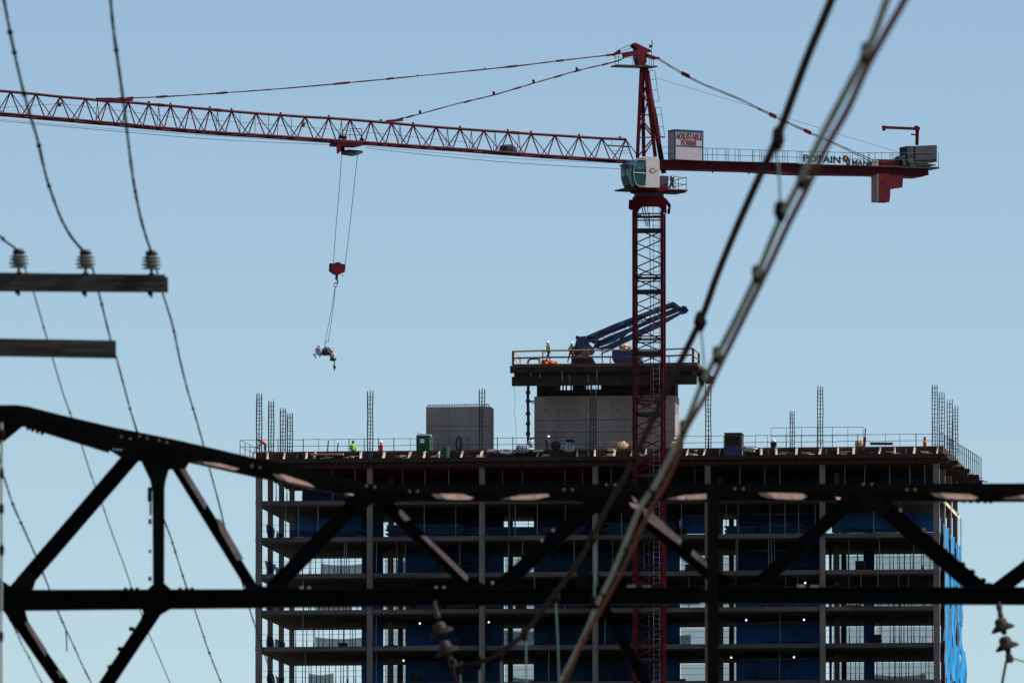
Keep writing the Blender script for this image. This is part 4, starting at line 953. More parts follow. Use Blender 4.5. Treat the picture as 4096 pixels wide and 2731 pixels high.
# barrel on the catwalk
q = Q(1784, 1822, -.9); m = MB(); hb_ = (1822-1779)/FP*951
m.lathe(Vector((q.x, q.y, ZC+.003)), (0,0,1), [(0, .28), (.02, .30), (.3, .29), (.31, .31), (.6, .29), (.61, .31), (hb_-.02, .30), (hb_, .28)], 16)
tag(m.build('barrel', M['barrel'], loc=Vector((q.x, q.y, ZC))), 'dark green steel barrel on the catwalk in front of the small core', 'barrel')
# hose coil on the small core
m = MB()
for r_ in (.44, .5, .40):
    m.tube([Q(1835, 1774, VS-.08)+U*r_*.48*math.cos(t)+Z*r_*1.25*math.sin(t)-V*random.uniform(0, .05) for t in [i*math.pi/10 for i in range(21)]], .035, 5)
tag(m.build('hose_coil', M['greydk'], loc=Q(1835, 1774, VS)), 'black hose coil hung on the front of the small concrete core', 'hose')
# bags
def bagthing(x0, x1, y0, y1, v, label, mt, seed, straps=True, name='bulk_bag', bump=.12):
    c = Q((x0+x1)/2, (y0+y1)/2, v); w_ = (x1-x0)/2/FP*952; h_ = (y1-y0)/2/FP*952
    t = thing(name, c-Z*h_, label, 'bag' if name == 'bulk_bag' else 'sheeting')
    MB().blob(c, (w_, .5, h_), seed, bump, 12, 8).build('sack', mt, t)
    if straps:
        m = MB()
        for s in (-.55, .1, .6): m.tube([c+U*w_*s-V*.5*(1-abs(s)*.3)-Z*h_*.8, c+U*w_*s*1.02-V*.56, c+U*w_*s*.9-V*.35+Z*h_*.85], .03, 4)
        m.build('strap', M['greydk'], t)
    return t
bagthing(2062, 2120, 1776, 1812, -.8, 'white bulk bag with dark straps left of the riser pipe', M['bag'], 1)
bagthing(2108, 2138, 1758, 1790, -.5, 'smaller white bag leaning on the first beside the large core', M['bag'], 2, False)
bagthing(2246, 2300, 1768, 1808, -.8, 'white bulk bag with dark straps right of the bending worker', M['bag'], 3)
bagthing(2204, 2242, 1764, 1798, -.6, 'dark brown sack between the two white bulk bags', M['joist'], 4, False)
bagthing(2262, 2298, 1756, 1772, -.6, 'dark cover draped on the right-hand white bulk bag', M['joist'], 5, False)
bagthing(1995, 2058, 1796, 1820, -.9, 'crumpled silvery plastic sheeting at the left of the bags', M['foil'], 6, False, 'plastic_sheeting', .5)
bagthing(1950, 1990, 1796, 1812, -.9, 'small crumpled clear plastic beside the sixth rebar cage', M['foil'], 7, False, 'plastic_sheeting', .5)
bagthing(2968, 3026, 1784, 1808, -.9, 'crumpled silvery plastic sheeting right of the dark container', M['foil'], 8, False, 'plastic_sheeting', .6)
# lumber
def lump(x0, x1, y0, y1, v, label, seed, mt='lumber'):
    t = thing('lumber_bundle', Q((x0+x1)/2, y1, v), label, 'lumber'); rnd = random.Random(seed)
    (a, z1), (b, z0) = FU(x0, y0, v), FU(x1, y1, v); n = max(2, int((z1-z0)/.09))
    for k in range(n):
        s = rnd.uniform(0, .15)
        for vv in (0, .35):
            m = MB(); zz = z0+(z1-z0)*k/n; m.obox(B(a+s, v+vv, zz), U*(b-a-s-rnd.uniform(0, .15))+Z*rnd.uniform(-.03, .03), V*.3, Z*((z1-z0)/n*.85)); m.build('plank', M[mt], t)
    return t
lump(2390, 2415, 1768, 1786, 1.0, 'tan timber pile just right of the middle rebar cage', 1)
lump(2428, 2486, 1764, 1786, 1.0, 'long pale timber pile left of the crane mast', 2)
lump(2500, 2560, 1766, 1786, 1.2, 'brown timber pile half behind the crane mast', 3)
lump(2672, 2688, 1775, 1790, .8, 'small bright timber pile right of the crane mast', 4)
lump(2126, 2176, 1797, 1806, -.9, 'bright short planks below the left white bag', 5, 'stub')
lump(2425, 2456, 1792, 1801, -.9, 'bright offcuts on the catwalk left of the crane mast', 6, 'stub')
lump(1240, 1372, 1812, 1818, -1.0, 'long sunlit planks lying on the catwalk near the left end', 7, 'lumber')
lump(3478, 3575, 1768, 1776, 3.0, 'flat brown sheets stacked behind the edge board near the right end', 8, 'ply')
lump(2772, 2790, 1797, 1801, -.9, 'short loose plank on the catwalk right of the blurred wires', 9, 'stub')
for k, (x, y0, y1, lab) in enumerate(((1312, 1762, 1812, 'left dark stake leaning on the edge board near the left end'), (1351, 1770, 1812, 'right shorter dark stake leaning on the edge board near the left end'), (3460, 1712, 1800, 'tall brown stake near the right end of the deck'), (3458, 1748, 1800, 'thick short brown board beside the tall stake'))):
    m = MB(); m.bar(Q(x-3, y1, -.3), Q(x+2, y0, -.3), .22 if k == 3 else .10, .08); tag(m.build('stake', M['joist'] if k < 2 else M['railred'], loc=Q(x, y1, -.3)), lab, 'stake')
# small loose gear along the deck edge
gear = [(1185,'bucket'),(1300,'offcut'),(1390,'offcut'),(1480,'bucket'),(1600,'offcut'),(1660,'cable'),(1730,'offcut'),(1870,'cable'),(1900,'offcut'),(2030,'bucket'),(2170,'offcut'),(2325,'cable'),(2350,'bucket'),(2420,'offcut'),(2490,'sack'),(2560,'offcut'),(2620,'cable'),
        (2700,'sack'),(2760,'offcut'),(2860,'cable'),(2935,'offcut'),(3070,'bucket'),(3130,'offcut'),(3165,'cable'),(3225,'offcut'),(3300,'bucket'),(3380,'offcut'),(3440,'sack'),(3490,'cable'),(3560,'offcut'),(3620,'bucket'),(3700,'offcut')]
near = [('left corner cages', 1100), ('two dark stakes', 1330), ('standing lone cage', 1481), ('green toilet', 1690), ('green barrel', 1784), ('small concrete core', 1900), ('riser pipe', 2100), ('white bags', 2230), ('middle cage', 2373), ('red mast', 2596), ('blurred wires', 2720), ('dark container', 2930), ('thin short cage', 3169), ('rail stake', 3460), ('right corner cages', 3745)]
rg2 = random.Random(5); seen = {}
for x, kd in gear:
    nn, nx_ = min(near, key=lambda q: abs(q[1]-x)); side = 'left of' if x < nx_ else 'right of'
    lab = {'bucket': 'small dark bucket', 'offcut': 'pale timber offcuts', 'cable': 'tangled dark cable', 'sack': 'tan sack'}[kd]+' on the deck edge '+side+' the '+nn
    seen[lab] = seen.get(lab, 0)+1
    if seen[lab] > 1: lab = lab.replace('on the deck edge', 'farther along the deck edge')
    v = rg2.uniform(-1.2, -.4) if kd != 'sack' else .7; q = Q(x, 1815, v); c = Vector((q.x, q.y, ZC+.003 if v < 0 else ZD)); t = thing({'bucket':'bucket','offcut':'timber_offcuts','cable':'cable_tangle','sack':'sack'}[kd], c, lab, kd)
    m = MB()
    if kd == 'bucket': m.lathe(c, (0,0,1), [(0,.12),(.02,.14),(.34,.18),(.36,.17)], 10); m.build('pail', M['greydk'], t); m = MB(); m.tube([c+U*.17+Z*.34, c+Z*.5, c-U*.17+Z*.34], .015, 4); m.build('handle', M['rope'], t)
    elif kd == 'offcut':
        for j in range(4): a = c+U*rg2.uniform(-.4,.2)+V*rg2.uniform(-.2,.2)+Z*(.04+.06*j); m = MB(); m.bar(a, a+U*rg2.uniform(.3,.8)+V*rg2.uniform(-.3,.3), .10, .05); m.build('board', M['stub' if j % 2 else 'lumber'], t)
    elif kd == 'cable': m.tube([c+U*rg2.uniform(-.5,.5)+V*rg2.uniform(-.15,.15)+Z*rg2.uniform(.03,.25) for _ in range(16)], .022, 5); m.build('loop', M['rope'], t)
    else: m.blob(c+Z*.3, (.45,.35,.32), x, .2, 10, 7); m.build('bag', M['lumber'], t); m = MB(); m.blob(c+Z*.62+U*.1, (.12,.1,.08), x, .2); m.build('tied_neck', M['stub'], t)
# dark container
vv = .6; (a, z1), (b, z0) = FU(2898, 1733, -1.2), FU(2959, 1808, -1.2)
ct = thing('container', B(a, -1.2, ZC), 'dark square container with a blue lower half standing on the deck edge', 'container')
ubox(MB(), a, b, -1.2, 1.0, ZC+.75, z1).build('upper_box', M['joist'], ct); ubox(MB(), a-.02, b+.02, -1.22, 1.02, ZC+.003, ZC+.748).build('lower_box', M['bluestack'], ct)
ubox(MB(), b, b+.12, -1.1, 1.0, ZC+.1, z1-.02).build('side_panel', M['grey'], ct)
m = MB(); ubox(m, a-.06, b+.16, -1.26, 1.06, z1, z1+.06); m.build('lid', M['greydk'], ct)

# ------------------------------------------------------------------ steel gantry in the foreground
GY = 120.0
gt = thing('steel_gantry', Vector((P(2850, 2400, GY).x, GY, 0)), 'black riveted steel truss gantry crossing the whole view in the foreground', 'gantry')
GN = Vector((0,1,0))
def G(pts, dy=0): return [P(x, y, GY+dy) for x, y in pts]
def gp(name, pts, dy=0, th=.12, mt='steel', par=None):
    return MB().prism(G(pts, dy), GN*th).build(name, M[mt], par or gt)
tc = gp('top_chord', [(-400,1619),(70,1619),(117,1626),(250,1660),(449,1706),(702,1757),(1005,1827),(1175,1861),(1330,1899),(1497,1937),(4500,1931),(4500,1968),(1490,1970),(1300,1925),(1005,1862),(700,1792),(449,1742),(117,1665),(60,1655),(-400,1655)], -.10, .03)
gp('chord_web', [(-400,1650),(60,1650),(120,1662),(449,1740),(700,1790),(1005,1860),(1300,1923),(1490,1968),(4500,1966),(4500,1999),(1485,2001),(1300,1962),(1030,1906),(767,1848),(500,1797),(460,1790),(433,1806),(300,1768),(94,1701),(-400,1701)], 0, .05, par=tc)
m = MB()
for (x0, y0, x1, y1) in ((-400,1700,94,1700), (94,1700,433,1805), (500,1796,767,1847), (767,1847,1030,1905), (1030,1905,1300,1961), (1300,1961,1485,2001), (1485,2002,4500,2001)):
    a, b = G([(x0, y0), (x1, y1)], .0); m.bar(a+GN*.03, b+GN*.03, .22, .014)
m.build('chord_flange', M['steel'], tc)
BC = [(-400,2366),(200,2366),(500,2360),(1100,2362),(2000,2356),(2900,2354),(4500,2354)]; BD = [(-400,2441),(200,2438),(700,2427),(1100,2424),(2000,2413),(2900,2409),(4500,2413)]
bc = gp('bottom_chord', BC+BD[::-1], -.02, .10)
m = MB()
for (x0, x1) in ((-400, 1100), (1100, 2800), (2885, 4500)):
    a, b = G([(x0, interp(BC, x0)-2), (x1, interp(BC, x1)-2)]); m.bar(a, b, .26, .014); a, b = G([(x0, interp(BD, x0)+2), (x1, interp(BD, x1)+2)]); m.bar(a, b, .22, .014)
m.build('chord_flange', M['steel'], bc)
def diag(x0, y0, x1, y1, wpx, nm='diagonal', dy=.05, th=.05, flare=True):
    d = Vector((x1-x0, y1-y0)); l = d.length; d /= l; n = Vector((-d.y, d.x))*(wpx/2)
    pts = []
    pr = [(-.02, 1), (1.02, 1)]
    a = Vector((x0, y0)); b = Vector((x1, y1))
    m = MB(); m.prism(G([tuple(a+n), tuple(b+n), tuple(b-n), tuple(a-n)], dy), GN*th)
    # raised edge flanges of the channel
    for s in (1, -1):
        p, q = a+n*s, b+n*s; p2, q2 = a+n*s*.82, b+n*s*.82
        m.prism(G([tuple(p), tuple(q), tuple(q2), tuple(p2)], dy-.045), GN*(.045-.001))
    return m.build(nm, M['steel'], gt)
D1_ = diag(88, 2335, 535, 1815, 64); D2 = diag(700, 1850, 1015, 2360, 46, dy=.07); D3 = diag(1085, 2360, 1450, 1985, 62); D4 = diag(1505, 1985, 1905, 2362, 52, dy=.07)
D5 = diag(1985, 2362, 2405, 1990, 60); D6 = diag(2475, 1985, 2920, 2355, 60, dy=.07); D7 = diag(3010, 2358, 3420, 1985, 58); D8 = diag(3480, 1985, 3925, 2362, 70, dy=.07)
D9 = diag(3985, 2362, 4480, 1990, 62); D10 = diag(30, 2420, 320, 2840, 52, dy=.07); D11 = diag(640, 2410, 355, 2840, 56); D12 = diag(2345, 2300, 2680, 2905, 42, dy=.10); D13 = diag(-60, 2345, -460, 1900, 60)
diag(-20, 1700, -420, 2360, 60)
gp('stub', [(2308,2283),(2358,2283),(2368,2360),(2306,2360)], -.06, .04)
# vertical posts
pA = gp('hanger_post', [(608,1850),(658,1850),(657,2360),(612,2360)], -.06, .04)
for (x, y0, y1, r_) in ((599, 1948, 2006, 12), (602, 2008, 2060, 6), (600, 2075, 2095, 9), (600, 2198, 2210, 8), (600, 2305, 2322, 9)):
    m = MB(); a, b = G([(x, y0), (x, y1)], -.05); m.bar(a, b, r_/FP*GY*1.4); m.build('cable_clip', M['steel'], pA)
pB = MB(); pB.prism(G([(2829,1937),(2875,1935),(2875,3600),(2829,3600)], -.16), GN*.04)
zz = P(2850, 3600, GY).z
q0, q1 = P(2829, 3600, GY-.16), P(2875, 3600, GY-.16)
pB.obox(Vector((q0.x, GY-.16, 0)), Vector((q1.x-q0.x, 0, 0)), GN*.3, Z*zz)
pB.build('support_column', M['steel'], gt)
m = MB(); m.obox(Vector((P(-700, 2000, GY).x, GY-.1, 0)), Vector((.25,0,0)), GN*.3, Z*P(0, 1640, GY).z); m.build('support_column', M['steel'], gt)
m = MB(); m.obox(Vector((P(4520, 2000, GY).x, GY-.1, 0)), Vector((.25,0,0)), GN*.3, Z*P(0, 1935, GY).z); m.build('support_column', M['steel'], gt)
m = MB()
for x0, x1, y in ((-700, -395, 1640), (-700, -395, 2400)): a, b = G([(x0, y), (x1, y)]); m.bar(a, b, .1, .18)
m.build('chord_extension', M['steel'], gt)
# gusset plates
for pts, dy in (([(480,1800),(600,1800),(700,1815),(756,1850),(745,1872),(675,1878),(662,1925),(655,1985),(613,1985),(600,1920),(565,1845),(500,1840),(430,1795)], -.075),
            ([(585,2360),(612,2335),(658,2332),(692,2362)], -.075), ([(565,2425),(700,2425),(625,2468),(590,2500),(560,2480),(572,2450)], -.075),
            ([(-20,2300),(40,2342),(70,2310),(100,2280),(150,2300),(130,2362),(-20,2370)], -.075), ([(10,2436),(100,2436),(112,2480),(80,2500),(40,2470)], -.075),
            ([(-20,1700),(95,1700),(60,1730),(10,1770),(-20,1782)], -.075), ([(1370,1990),(1640,1985),(1560,2020),(1510,2040),(1495,2010),(1440,2045),(1395,2030)], -.075),
            ([(960,2362),(1010,2330),(1060,2345),(1085,2335),(1150,2340),(1180,2362)], -.075), ([(1860,2360),(1915,2325),(1960,2345),(2010,2330),(2050,2360)], -.075),
            ([(2330,1995),(2620,1990),(2560,2040),(2500,2060),(2460,2040),(2400,2060),(2340,2030)], -.075), ([(2890,2356),(2920,2325),(2975,2348),(3010,2325),(3070,2335),(3120,2356)], -.075),
            ([(3360,1998),(3570,1998),(3562,2040),(3520,2060),(3450,2005),(3400,2050)], -.075), ([(3840,2360),(3890,2340),(3960,2328),(3990,2345),(4030,2330),(4070,2360)], -.075)):
    gp('gusset_plate', pts, dy, .014)
# clutter along bottom chord and bumps on the diagonals
for pts in ([(1540,2360),(1545,2335),(1570,2328),(1620,2340),(1655,2352),(1655,2362)], [(1647,2360),(1647,2300),(1656,2298),(1658,2330),(1670,2345),(1672,2362)], [(1215,2360),(1230,2352),(1300,2354),(1320,2362)],
            [(420,2366),(450,2358),(490,2357),(500,2366)], [(3560,2358),(3580,2348),(3720,2345),(3860,2350),(3880,2358)], [(1080,2362),(1100,2350),(1200,2352),(1220,2362)], [(3040,2356),(3060,2342),(3130,2340),(3150,2356)]):
    gp('cable_bracket', pts, -.03, .06)
def bumps(x0, y0, x1, y1, n, r_, par):
    for k in range(n):
        t = (k+.5)/n+random.uniform(-.03, .03); m = MB(); c = G([(x0+(x1-x0)*t, y0+(y1-y0)*t)], .02)[0]; m.blob(c, (r_/FP*GY, .04, r_*.8/FP*GY), k, .1, 7, 5); m.build('bolt_head', M['steel'], par)
bumps(3510, 1995, 3945, 2330, 12, 13, D8); bumps(2310, 2035, 2010, 2300, 6, 12, D5); bumps(545, 2480, 420, 2700, 3, 12, D11); bumps(105, 1712, 175, 1735, 4, 8, tc); bumps(440, 1790, 500, 1795, 4, 8, tc)
bumps(3840, 2004, 3980, 2006, 5, 9, tc); bumps(490, 2355, 560, 2355, 3, 9, bc); bumps(710, 2355, 780, 2355, 3, 9, bc); bumps(1600, 2430, 1960, 2422, 3, 9, bc)
# rivets that catch the light
rv = [(1465,1943),(1499,1949),(1637,1965),(1669,1965),(2424,1939),(2459,1940),(2254,1959),(2288,1959),(2938,1955),(2972,1955),(3452,1937),(3486,1937),(3626,1959),(3659,1959),(2745,1993),
      (485,1747),(519,1756),(557,1745),(588,1753),(635,1762),(667,1770),(1007,1862),(1039,1870),(1005,1868)]
for x, y in rv:
    m = MB(); c = G([(x, y)], -.105)[0]; m.lathe(c, -GN, [(0, .015), (.008, .014), (.013, .006)], 8); m.build('rivet', M['rivet'], tc)
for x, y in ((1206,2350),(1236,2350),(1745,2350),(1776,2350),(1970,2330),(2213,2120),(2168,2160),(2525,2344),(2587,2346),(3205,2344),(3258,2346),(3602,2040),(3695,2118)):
    m = MB(); c = G([(x, y)], -.02)[0]; m.box(c, (.03 if x not in (2525,2587,3205,3258) else .085, .06, .03)); m.build('bolt_end', M['lit_patch'], bc if y > 2300 else tc)
# sun patches on the steel, put into a paler colour and faces tilted right
def lit_patch(pts, par, dy, tilt=.03):
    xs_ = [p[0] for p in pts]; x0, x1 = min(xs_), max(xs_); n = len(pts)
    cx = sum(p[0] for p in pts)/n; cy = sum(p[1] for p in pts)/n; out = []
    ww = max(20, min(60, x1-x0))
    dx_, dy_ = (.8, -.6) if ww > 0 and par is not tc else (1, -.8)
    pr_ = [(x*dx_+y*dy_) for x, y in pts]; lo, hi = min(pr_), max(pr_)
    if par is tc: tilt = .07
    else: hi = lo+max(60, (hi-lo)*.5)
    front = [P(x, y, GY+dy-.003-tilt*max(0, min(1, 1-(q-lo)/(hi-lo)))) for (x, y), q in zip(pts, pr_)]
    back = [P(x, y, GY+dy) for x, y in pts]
    m = MB(); m.add(front+back, [tuple(range(n))]+[(i, (i+1) % n, (i+1) % n+n, i+n) for i in range(n)]); m.build('sunlit_face', M['lit_patch'], par)
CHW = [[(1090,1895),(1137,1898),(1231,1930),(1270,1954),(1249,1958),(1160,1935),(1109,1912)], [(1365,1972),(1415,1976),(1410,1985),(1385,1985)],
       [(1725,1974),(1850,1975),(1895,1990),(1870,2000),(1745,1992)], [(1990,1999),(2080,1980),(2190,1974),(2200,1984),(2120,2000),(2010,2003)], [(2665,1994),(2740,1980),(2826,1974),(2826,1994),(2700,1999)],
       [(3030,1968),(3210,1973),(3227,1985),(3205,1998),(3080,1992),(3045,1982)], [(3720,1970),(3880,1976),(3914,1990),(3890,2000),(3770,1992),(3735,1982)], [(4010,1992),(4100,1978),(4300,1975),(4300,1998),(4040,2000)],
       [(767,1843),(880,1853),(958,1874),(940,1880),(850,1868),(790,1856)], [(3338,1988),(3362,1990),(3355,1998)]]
for p in CHW: lit_patch(p, tc, -.002, .02)
lit_patch([(1598,2034),(1610,2042),(1642,2077),(1618,2082),(1598,2058)], D4, .022); lit_patch([(1682,2142),(1705,2142),(1875,2305),(1868,2325)], D4, .022)
lit_patch([(2570,2028),(2600,2040),(2728,2158),(2721,2180),(2580,2075)], D6, .022); lit_patch([(2770,2194),(2828,2246),(2828,2272),(2765,2218)], D6, .022)
lit_patch([(714,1868),(736,1866),(828,2013),(820,2038)], D2, .022); lit_patch([(866,2072),(884,2078),(975,2235),(948,2240),(880,2120)], D2, .022)
lit_patch([(80,2460),(105,2470),(188,2600),(182,2625)], D10, .022); lit_patch([(225,2680),(238,2684),(252,2705),(245,2712)], D10, .022)
lit_patch([(2525,1980),(2545,1995),(2552,2012),(2535,2005)], D6, -.08, .01); lit_patch([(2515,2008),(2560,2018),(2550,2035),(2530,2030)], D6, -.08, .01)

# ------------------------------------------------------------------ utility pole with two crossarms
PY = 113.0
px_ = P(-190, 1200, PY).x
up_ = thing('utility_pole', Vector((px_, PY, 0)), 'wooden utility pole just outside the left edge with two weathered crossarms reaching in', 'utility pole')
m = MB(); m.lathe((px_, PY+.2, 0), (0,0,1), [(0, .19), (6, .17), (P(0, 900, PY).z, .13)], 14); m.build('pole_shaft', M['oldwood'], up_)
def A(x, y, dy=0): return P(x, y, PY+dy)
MB().prism([A(-330,1086), A(0,1090), A(300,1094), A(660,1098), A(662,1164), A(300,1164), A(0,1160), A(-330,1157)], Vector((0,.10,0))).build('crossarm', M['oldwood'], up_)
MB().prism([A(-330,1092,.105), A(671,1108,.105), A(672,1167,.105), A(-330,1161,.105)], Vector((0,.09,0))).build('crossarm', M['oldwood'], up_)
MB().prism([A(-330,1348,-.02), A(0,1353,-.02), A(463,1361,-.02), A(463,1430,-.02), A(0,1422,-.02), A(-330,1415,-.02)], Vector((0,.11,0))).build('crossarm', M['oldwood'], up_)
for x, y, wh in ((75, 1092, 'nearest the left edge'), (342, 1095, 'in the middle'), (606, 1098, 'at the end of the crossarm')):
    t = thing('pin_insulator', A(x, y, .05), 'grey ribbed porcelain pin insulator on the upper crossarm, '+wh, 'insulator', 'pin insulators on the upper crossarm')
    s = PY/FP; c = A(x, y, .05)
    m = MB(); m.lathe(c+Z*22*s, (0,0,1), [(0, 20*s), (1*s, 36*s), (5*s, 37*s), (9*s, 20*s), (14*s, 21*s), (15*s, 41*s), (19*s, 41*s), (24*s, 22*s), (29*s, 22*s), (30*s, 39*s), (34*s, 38*s), (39*s, 22*s), (43*s, 22*s), (44*s, 38*s), (47*s, 34*s), (53*s, 18*s), (60*s, 17*s), (66*s, 22*s), (72*s, 22*s), (77*s, 12*s)], 20); m.build('porcelain_body', M['pinporc'], t, smooth=False)
    m = MB(); m.lathe(c-Z*80*s, (0,0,1), [(0, 3*s), (6*s, 5*s), (12*s, 8*s), (13*s, 4*s)], 8); m.lathe(c-Z*95*s, (0,0,1), [(0, 2*s), (8*s, 6*s), (22*s, 6*s), (24*s, 3*s)], 8)
    m.lathe(c, (0,0,1), [(0, 16*s), (4*s, 12*s), (5*s, 6*s), (23*s, 6*s)], 8); m.lathe(c-Z*72*s+Vector((-10*s,0,0)), (0,0,1), [(-14*s, 3*s), (0, 7*s), (8*s, 7*s)], 7); m.build('pin', M['steel'], t)
    m = MB(); m.tube([c+Z*83*s+Vector((-24*s, -17*s, 0)), c+Z*84*s+Vector((0, -24*s, 0)), c+Z*80*s+Vector((26*s, -12*s, 0))], 4.5*s, 6, .3); m.tube([c+Z*74*s+Vector((-20*s, -15*s, 0)), c+Z*92*s+Vector((-6*s, -15*s, 0)), c+Z*96*s], 4*s, 6, .3); m.build('tie_wire', M['clamp'], t)
# ------------------------------------------------------------------ wires
def elev(py): return math.tan(PITCH)+(1365.5-py)/FP*(1+math.tan(PITCH)**2)
def W3(pts, H): return [P(x, y, H/elev(y)) for x, y in pts]
def wire(pts, H, r, label, mt='wire', jit=0, lumps=(), group='overhead wires on the left', wrap=0, k=6, Y=None):
    p3 = smooth_path([P(x, y, Y) for x, y in pts] if Y else W3(pts, H), k)
    t = thing('overhead_wire', p3[0], label, 'wire', group)
    m = MB(); m.tube(p3, r, 8, jit); m.build('conductor', M[mt], t)
    if wrap:
        m = MB(); L_ = len(p3); q = []
        for i in range(int(L_*wrap)):
            f = i/wrap; a = int(f); b = min(a+1, L_-1); p = p3[a].lerp(p3[b], f-a); d = (p3[b]-p3[max(a-1, 0)]).normalized(); u = d.cross(Vector((0,1,0))).normalized(); v = d.cross(u)
            q.append(p+(u*math.cos(i*2.1)+v*math.sin(i*2.1))*r*.85)
        m.tube(q, r*.45, 5); m.build('tie_wrap', M[mt], t)
    for (x, y) in lumps:
        c = P(x, y, Y or H/elev(y)); m = MB(); j = min(range(len(p3)), key=lambda i: (p3[i]-c).length); d = (p3[min(j+1, len(p3)-1)]-p3[max(j-1, 0)]).normalized()
        m.tube([p3[j]-d*r*4.5, p3[j]-d*r*2, p3[j]+d*r*1.5, p3[j]+d*r*5], [r*.9, r*1.9, r*1.7, r*.8], 7, .2); m.build('splice', M['clamp'], t)
    return t
HI = PY*elev(1010)
wire([(-70,900),(-20,935),(0,945),(25,968),(50,985),(70,1002)], HI, .011, 'short wire dropping to the insulator nearest the left edge', lumps=[(12, 955)])
wire([(-4,-60),(15,0),(40,130),(75,290),(108,420),(150,560),(180,690),(205,770),(240,865),(280,940),(320,990),(340,1010)], HI, .0125, 'thick wrapped wire from the top left corner to the middle insulator', jit=.25, wrap=3, lumps=[(35,120),(58,215),(98,385),(155,585),(200,750)])
wire([(436,-60),(442,0),(455,130),(490,380),(530,700),(560,860),(585,950),(606,1010)], HI, .0125, 'thick wrapped wire from the top to the insulator at the crossarm end', jit=.2, wrap=3, lumps=[(462,190),(545,760)])
wire([(78,1015),(100,1075),(133,1165),(175,1310),(190,1360),(245,1550),(280,1650),(325,1775),(365,1900),(410,2020),(455,2150),(500,2270),(530,2360),(575,2480),(592,2525),(625,2600),(680,2731),(720,2830)], HI, .0075, 'thin wire running down from the insulator nearest the left edge', lumps=[(175,1310),(280,1645),(365,1895),(416,2040),(631,2640)])
wire([(345,1015),(370,1075),(395,1170),(410,1230),(440,1350),(465,1430),(500,1560),(520,1635),(548,1725),(590,1860),(640,2020),(655,2075),(680,2140),(712,2240),(750,2360),(780,2440),(815,2545),(830,2590),(855,2655),(885,2731),(915,2820)], HI, .0105, 'dark beaded wire running down from the middle insulator behind the black hanger post', jit=.3, lumps=[(408,1215),(519,1640),(690,2165),(702,2205),(730,2300),(815,2545),(840,2610),(873,2712)], wrap=2)
wire([(608,1015),(625,1075),(650,1170),(690,1300),(720,1440),(750,1560),(783,1670),(815,1785),(840,1880),(875,2010),(905,2130),(935,2230),(960,2300),(1000,2440),(1040,2560),(1070,2650),(1095,2731),(1120,2820)], HI, .0105, 'dark wire running down from the crossarm end insulator to the corner of the tower', jit=.2, wrap=1, lumps=[(695,1320),(770,1630)])
wire([(-30,1700),(5,1870),(23,1930),(51,2015),(84,2090),(110,2147),(145,2226),(178,2306),(201,2364),(229,2437),(262,2512),(299,2591),(330,2660),(365,2731),(400,2820)], 8.6, .0095, 'knotted dark wire falling from the left edge across the lowest diagonal', jit=.3, wrap=2, lumps=[(53,2020),(84,2085),(250,2490)])
wire([(262,2512),(266,2550),(267,2602)], 8.6, .008, 'loose wire tail hanging from the knotted wire')
wire([(23,2400),(23,2446),(61,2516),(90,2580),(117,2629),(142,2680),(168,2731),(200,2800)], 7.5, .007, 'thin knotted wire in the bottom left corner', jit=.3, lumps=[(40,2485),(62,2530),(117,2632)])
wire([(6,1690),(7,1780),(5,1960),(6,2200),(4,2500),(5,2740),(5,2800)], 8, .012, 'pale vertical wire down the extreme left edge', mt='wiregrey', Y=100, lumps=[(9,1745),(9,1880),(9,2045),(6,2180),(3,2565)])
# right: messenger and contact wires running towards the viewer
H1 = 119.5*elev(2640)
R1 = [(3372,-150),(3325,0),(3225,240),(3105,560),(3020,745),(2930,950),(2865,1110),(2800,1285),(2675,1540),(2545,1815),(2503,1900),(2456,1979),(2371,2144),(2318,2239),(2217,2377),(2098,2531),(2000,2610),(1916,2647),(1841,2662),(1807,2642)]
t = wire(R1, H1, .025, 'thick out-of-focus brown carrier wire from the upper right down to the hanging insulators', mt='wirebrown', group='thick wires crossing on the right')
def clamp(x, y, H, sx=1, par=None, dx=0):
    c = P(x+dx, y, H/elev(y)); m = MB(); k = sx; m.tube([c+Z*.07*k, c+Z*.05*k, c-Z*.01, c-Z*.07*k], [.018*k, .036*k, .042*k, .02*k], 9, .2); m.build('clamp', M['clamp'], par)
for (x, y) in ((3112, 555), (2800, 1285), (2541, 1825), (2371, 2148), (2222, 2382), (2098, 2535), (2000, 2616), (1914, 2652), (1841, 2668)): clamp(x, y, H1, 1.0, t)
H2 = 5.6
RA = [(3610,-130),(3548,0),(3474,190),(3302,517),(3256,608),(3205,715),(3112,900),(3029,1098),(2950,1262),(2870,1417),(2806,1540),(2736,1710),(2631,1921),(2562,2027),(2503,2165),(2445,2303),(2387,2419),(2344,2520),(2297,2615),(2238,2731),(2180,2860)]
t = wire(RA, H2, .018, 'left pale grey line of the blurred pair of contact wires', mt='wiregrey', group='thick wires crossing on the right')
for (x, y) in ((3465,215),(3208,715),(3122,845),(3029,1098),(2868,1420),(2808,1512),(2734,1712),(2615,1953),(2506,2181),(2416,2366),(2379,2410),(2336,2544),(2268,2690)): clamp(x, y, H2, .75, t)
RB2 = [(3680,-130),(3612,0),(3474,247),(3388,436),(3302,591),(3221,763),(3152,900),(3048,1123),(2883,1455),(2819,1589),(2742,1723),(2683,1890),(2583,2075),(2493,2271),(2408,2430),(2339,2552),(2260,2731),(2205,2860)]
RB2 = [(x+max(0, (900-y)*.008), y) for x, y in RB2]
wire(RB2, H2-.15, .016, 'right rust brown line of the blurred pair of contact wires', mt='wirered', group='thick wires crossing on the right')
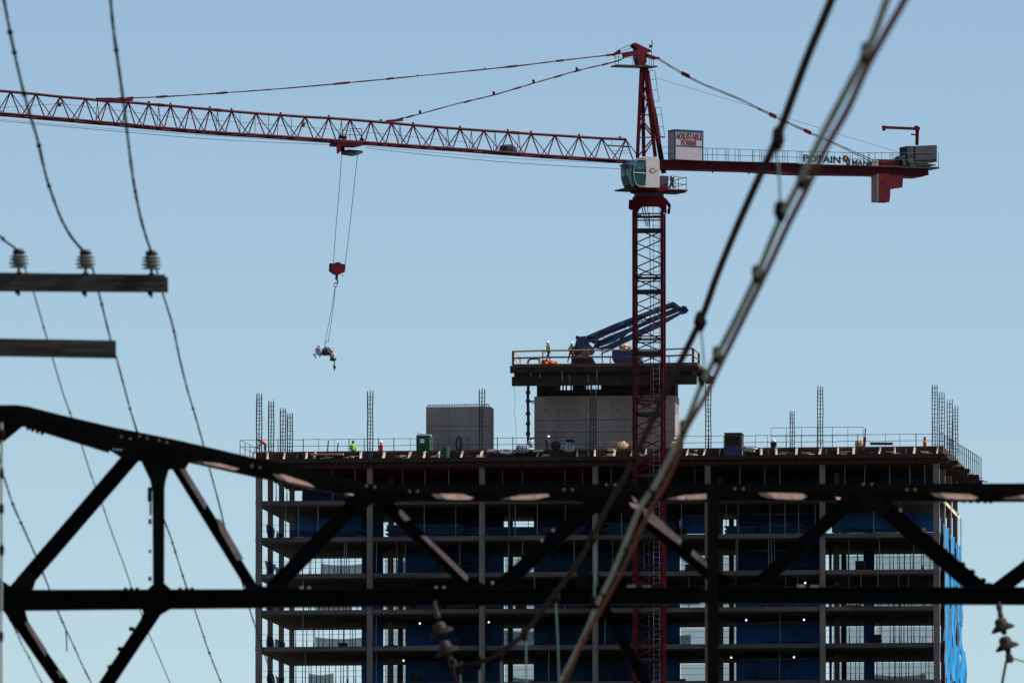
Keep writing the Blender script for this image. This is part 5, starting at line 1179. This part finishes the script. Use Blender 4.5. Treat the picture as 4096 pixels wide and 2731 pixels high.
def dropper(x0, y0, x1, y1, Ha, Hb, lab, r=.008, mt='dropper'):
    a = P(x0, y0, Ha/elev(y0)); b = P(x1, y1, a.y)
    m = MB(); m.tube([a, a.lerp(b, .5)+Vector((.004,0,0)), b], r, 6); tag(m.build('dropper_wire', M[mt], loc=a), lab, 'wire', 'vertical droppers between the wires')
dropper(3107, 600, 3122, 830, H1, H2, 'highest pale vertical dropper under the top clamp of the brown carrier wire')
dropper(2804, 1320, 2817, 1500, H1, H2, 'pale vertical dropper beside the right end of the roof platform')
dropper(2379, 2160, 2376, 2405, H1, H2, 'greenish vertical dropper crossing the lower chord left of the contact wires')
dropper(2222, 2395, 2236, 2725, H1, H2, 'greenish vertical dropper below the lower chord, rightmost of the lower four')
dropper(2103, 2550, 2104, 2850, H1, H2, 'greenish vertical dropper second from the right below the lower chord')
dropper(2004, 2630, 2003, 2850, H1, H2, 'short greenish vertical dropper in the middle of the bottom edge')
dropper(1917, 2665, 1916, 2850, H1, H2, 'short greenish vertical dropper right of the hanging insulators')
dropper(1841, 2682, 1842, 2850, H1, H2, 'short greenish vertical dropper directly under the hanging insulators')
# hanging insulator strings
def disc_string(pts, label, Y=GY-.15, ax=.16):
    # pts: hang point, disc1 centre, disc2 centre, end
    s = Y/FP; q = [P(x, y, Y) for x, y in pts]; t = thing('suspension_insulator', q[0], label, 'insulator', 'disc insulators hanging from the lower chord')
    m = MB(); m.tube([q[0]+Z*.05, q[0], q[0].lerp(q[1], .35)], [.02, .03, .022], 8, .2); m.blob(q[0].lerp(q[1], .38), (.03, .03, .035), 2, .1); m.build('shackle', M['porcdk'], t)
    for k in (1, 2):
        d = (q[2]-q[1]).normalized(); d = (d+Vector((ax, .10, 0))).normalized()
        c = q[k]; m = MB(); m.lathe(c, d, [(-18*s, 24*s), (-14*s, 30*s), (-7*s, 40*s), (0, 48*s), (5*s, 49*s), (8*s, 47*s), (5*s, 34*s), (9*s, 22*s), (11*s, 12*s), (26*s, 9*s)], 22); m.build('porcelain_disc', M['porcelain'], t, smooth=True)
        m = MB(); m.lathe(c, d, [(-44*s, 12*s), (-40*s, 20*s), (-32*s, 25*s), (-18*s, 26*s), (-14*s, 28*s)], 16); m.build('metal_cap', M['porcdk'], t)
    m = MB(); m.tube([q[2], q[3]], [.03, .022], 8); m.blob(q[3], (.045, .04, .05), 5, .3); m.build('end_fitting', M['porcdk'], t); return t
disc_string([(1738,2420),(1768,2528),(1788,2604),(1810,2652)], 'tilted string of two grey disc insulators left of centre under the lower chord')
disc_string([(3996,2425),(4011,2512),(4028,2586),(4036,2632)], 'string of two grey disc insulators near the right edge with brown caps', ax=.10)
m = MB(); m.tube([P(1803,2650,GY-.15), P(1818,2700,GY-.15), P(1832,2750,GY-.15), P(1850,2850,GY-.15)], .013, 8); tag(m.build('tail_wire', M['wirebrown'], loc=P(1803,2650,GY-.15)), 'stiff brown wire going straight down from the centre hanging insulators', 'wire')
m = MB(); m.tube([P(4026,2640,GY-.15), P(4016,2690,GY-.15), P(4008,2735,GY-.15), P(3990,2840,GY-.15)], .014, 8); tag(m.build('tail_wire', M['wirebrown'], loc=P(4026,2640,GY-.15)), 'stiff wire going down from the insulators near the right edge', 'wire')
m = MB(); m.tube([P(4050,2630,GY-.15), P(4096,2645,GY-.15), P(4180,2670,GY-.15)], .009, 8); tag(m.build('tail_wire', M['wiregrey'], loc=P(4050,2630,GY-.15)), 'thin wire leaving sideways from the insulators at the right edge', 'wire')
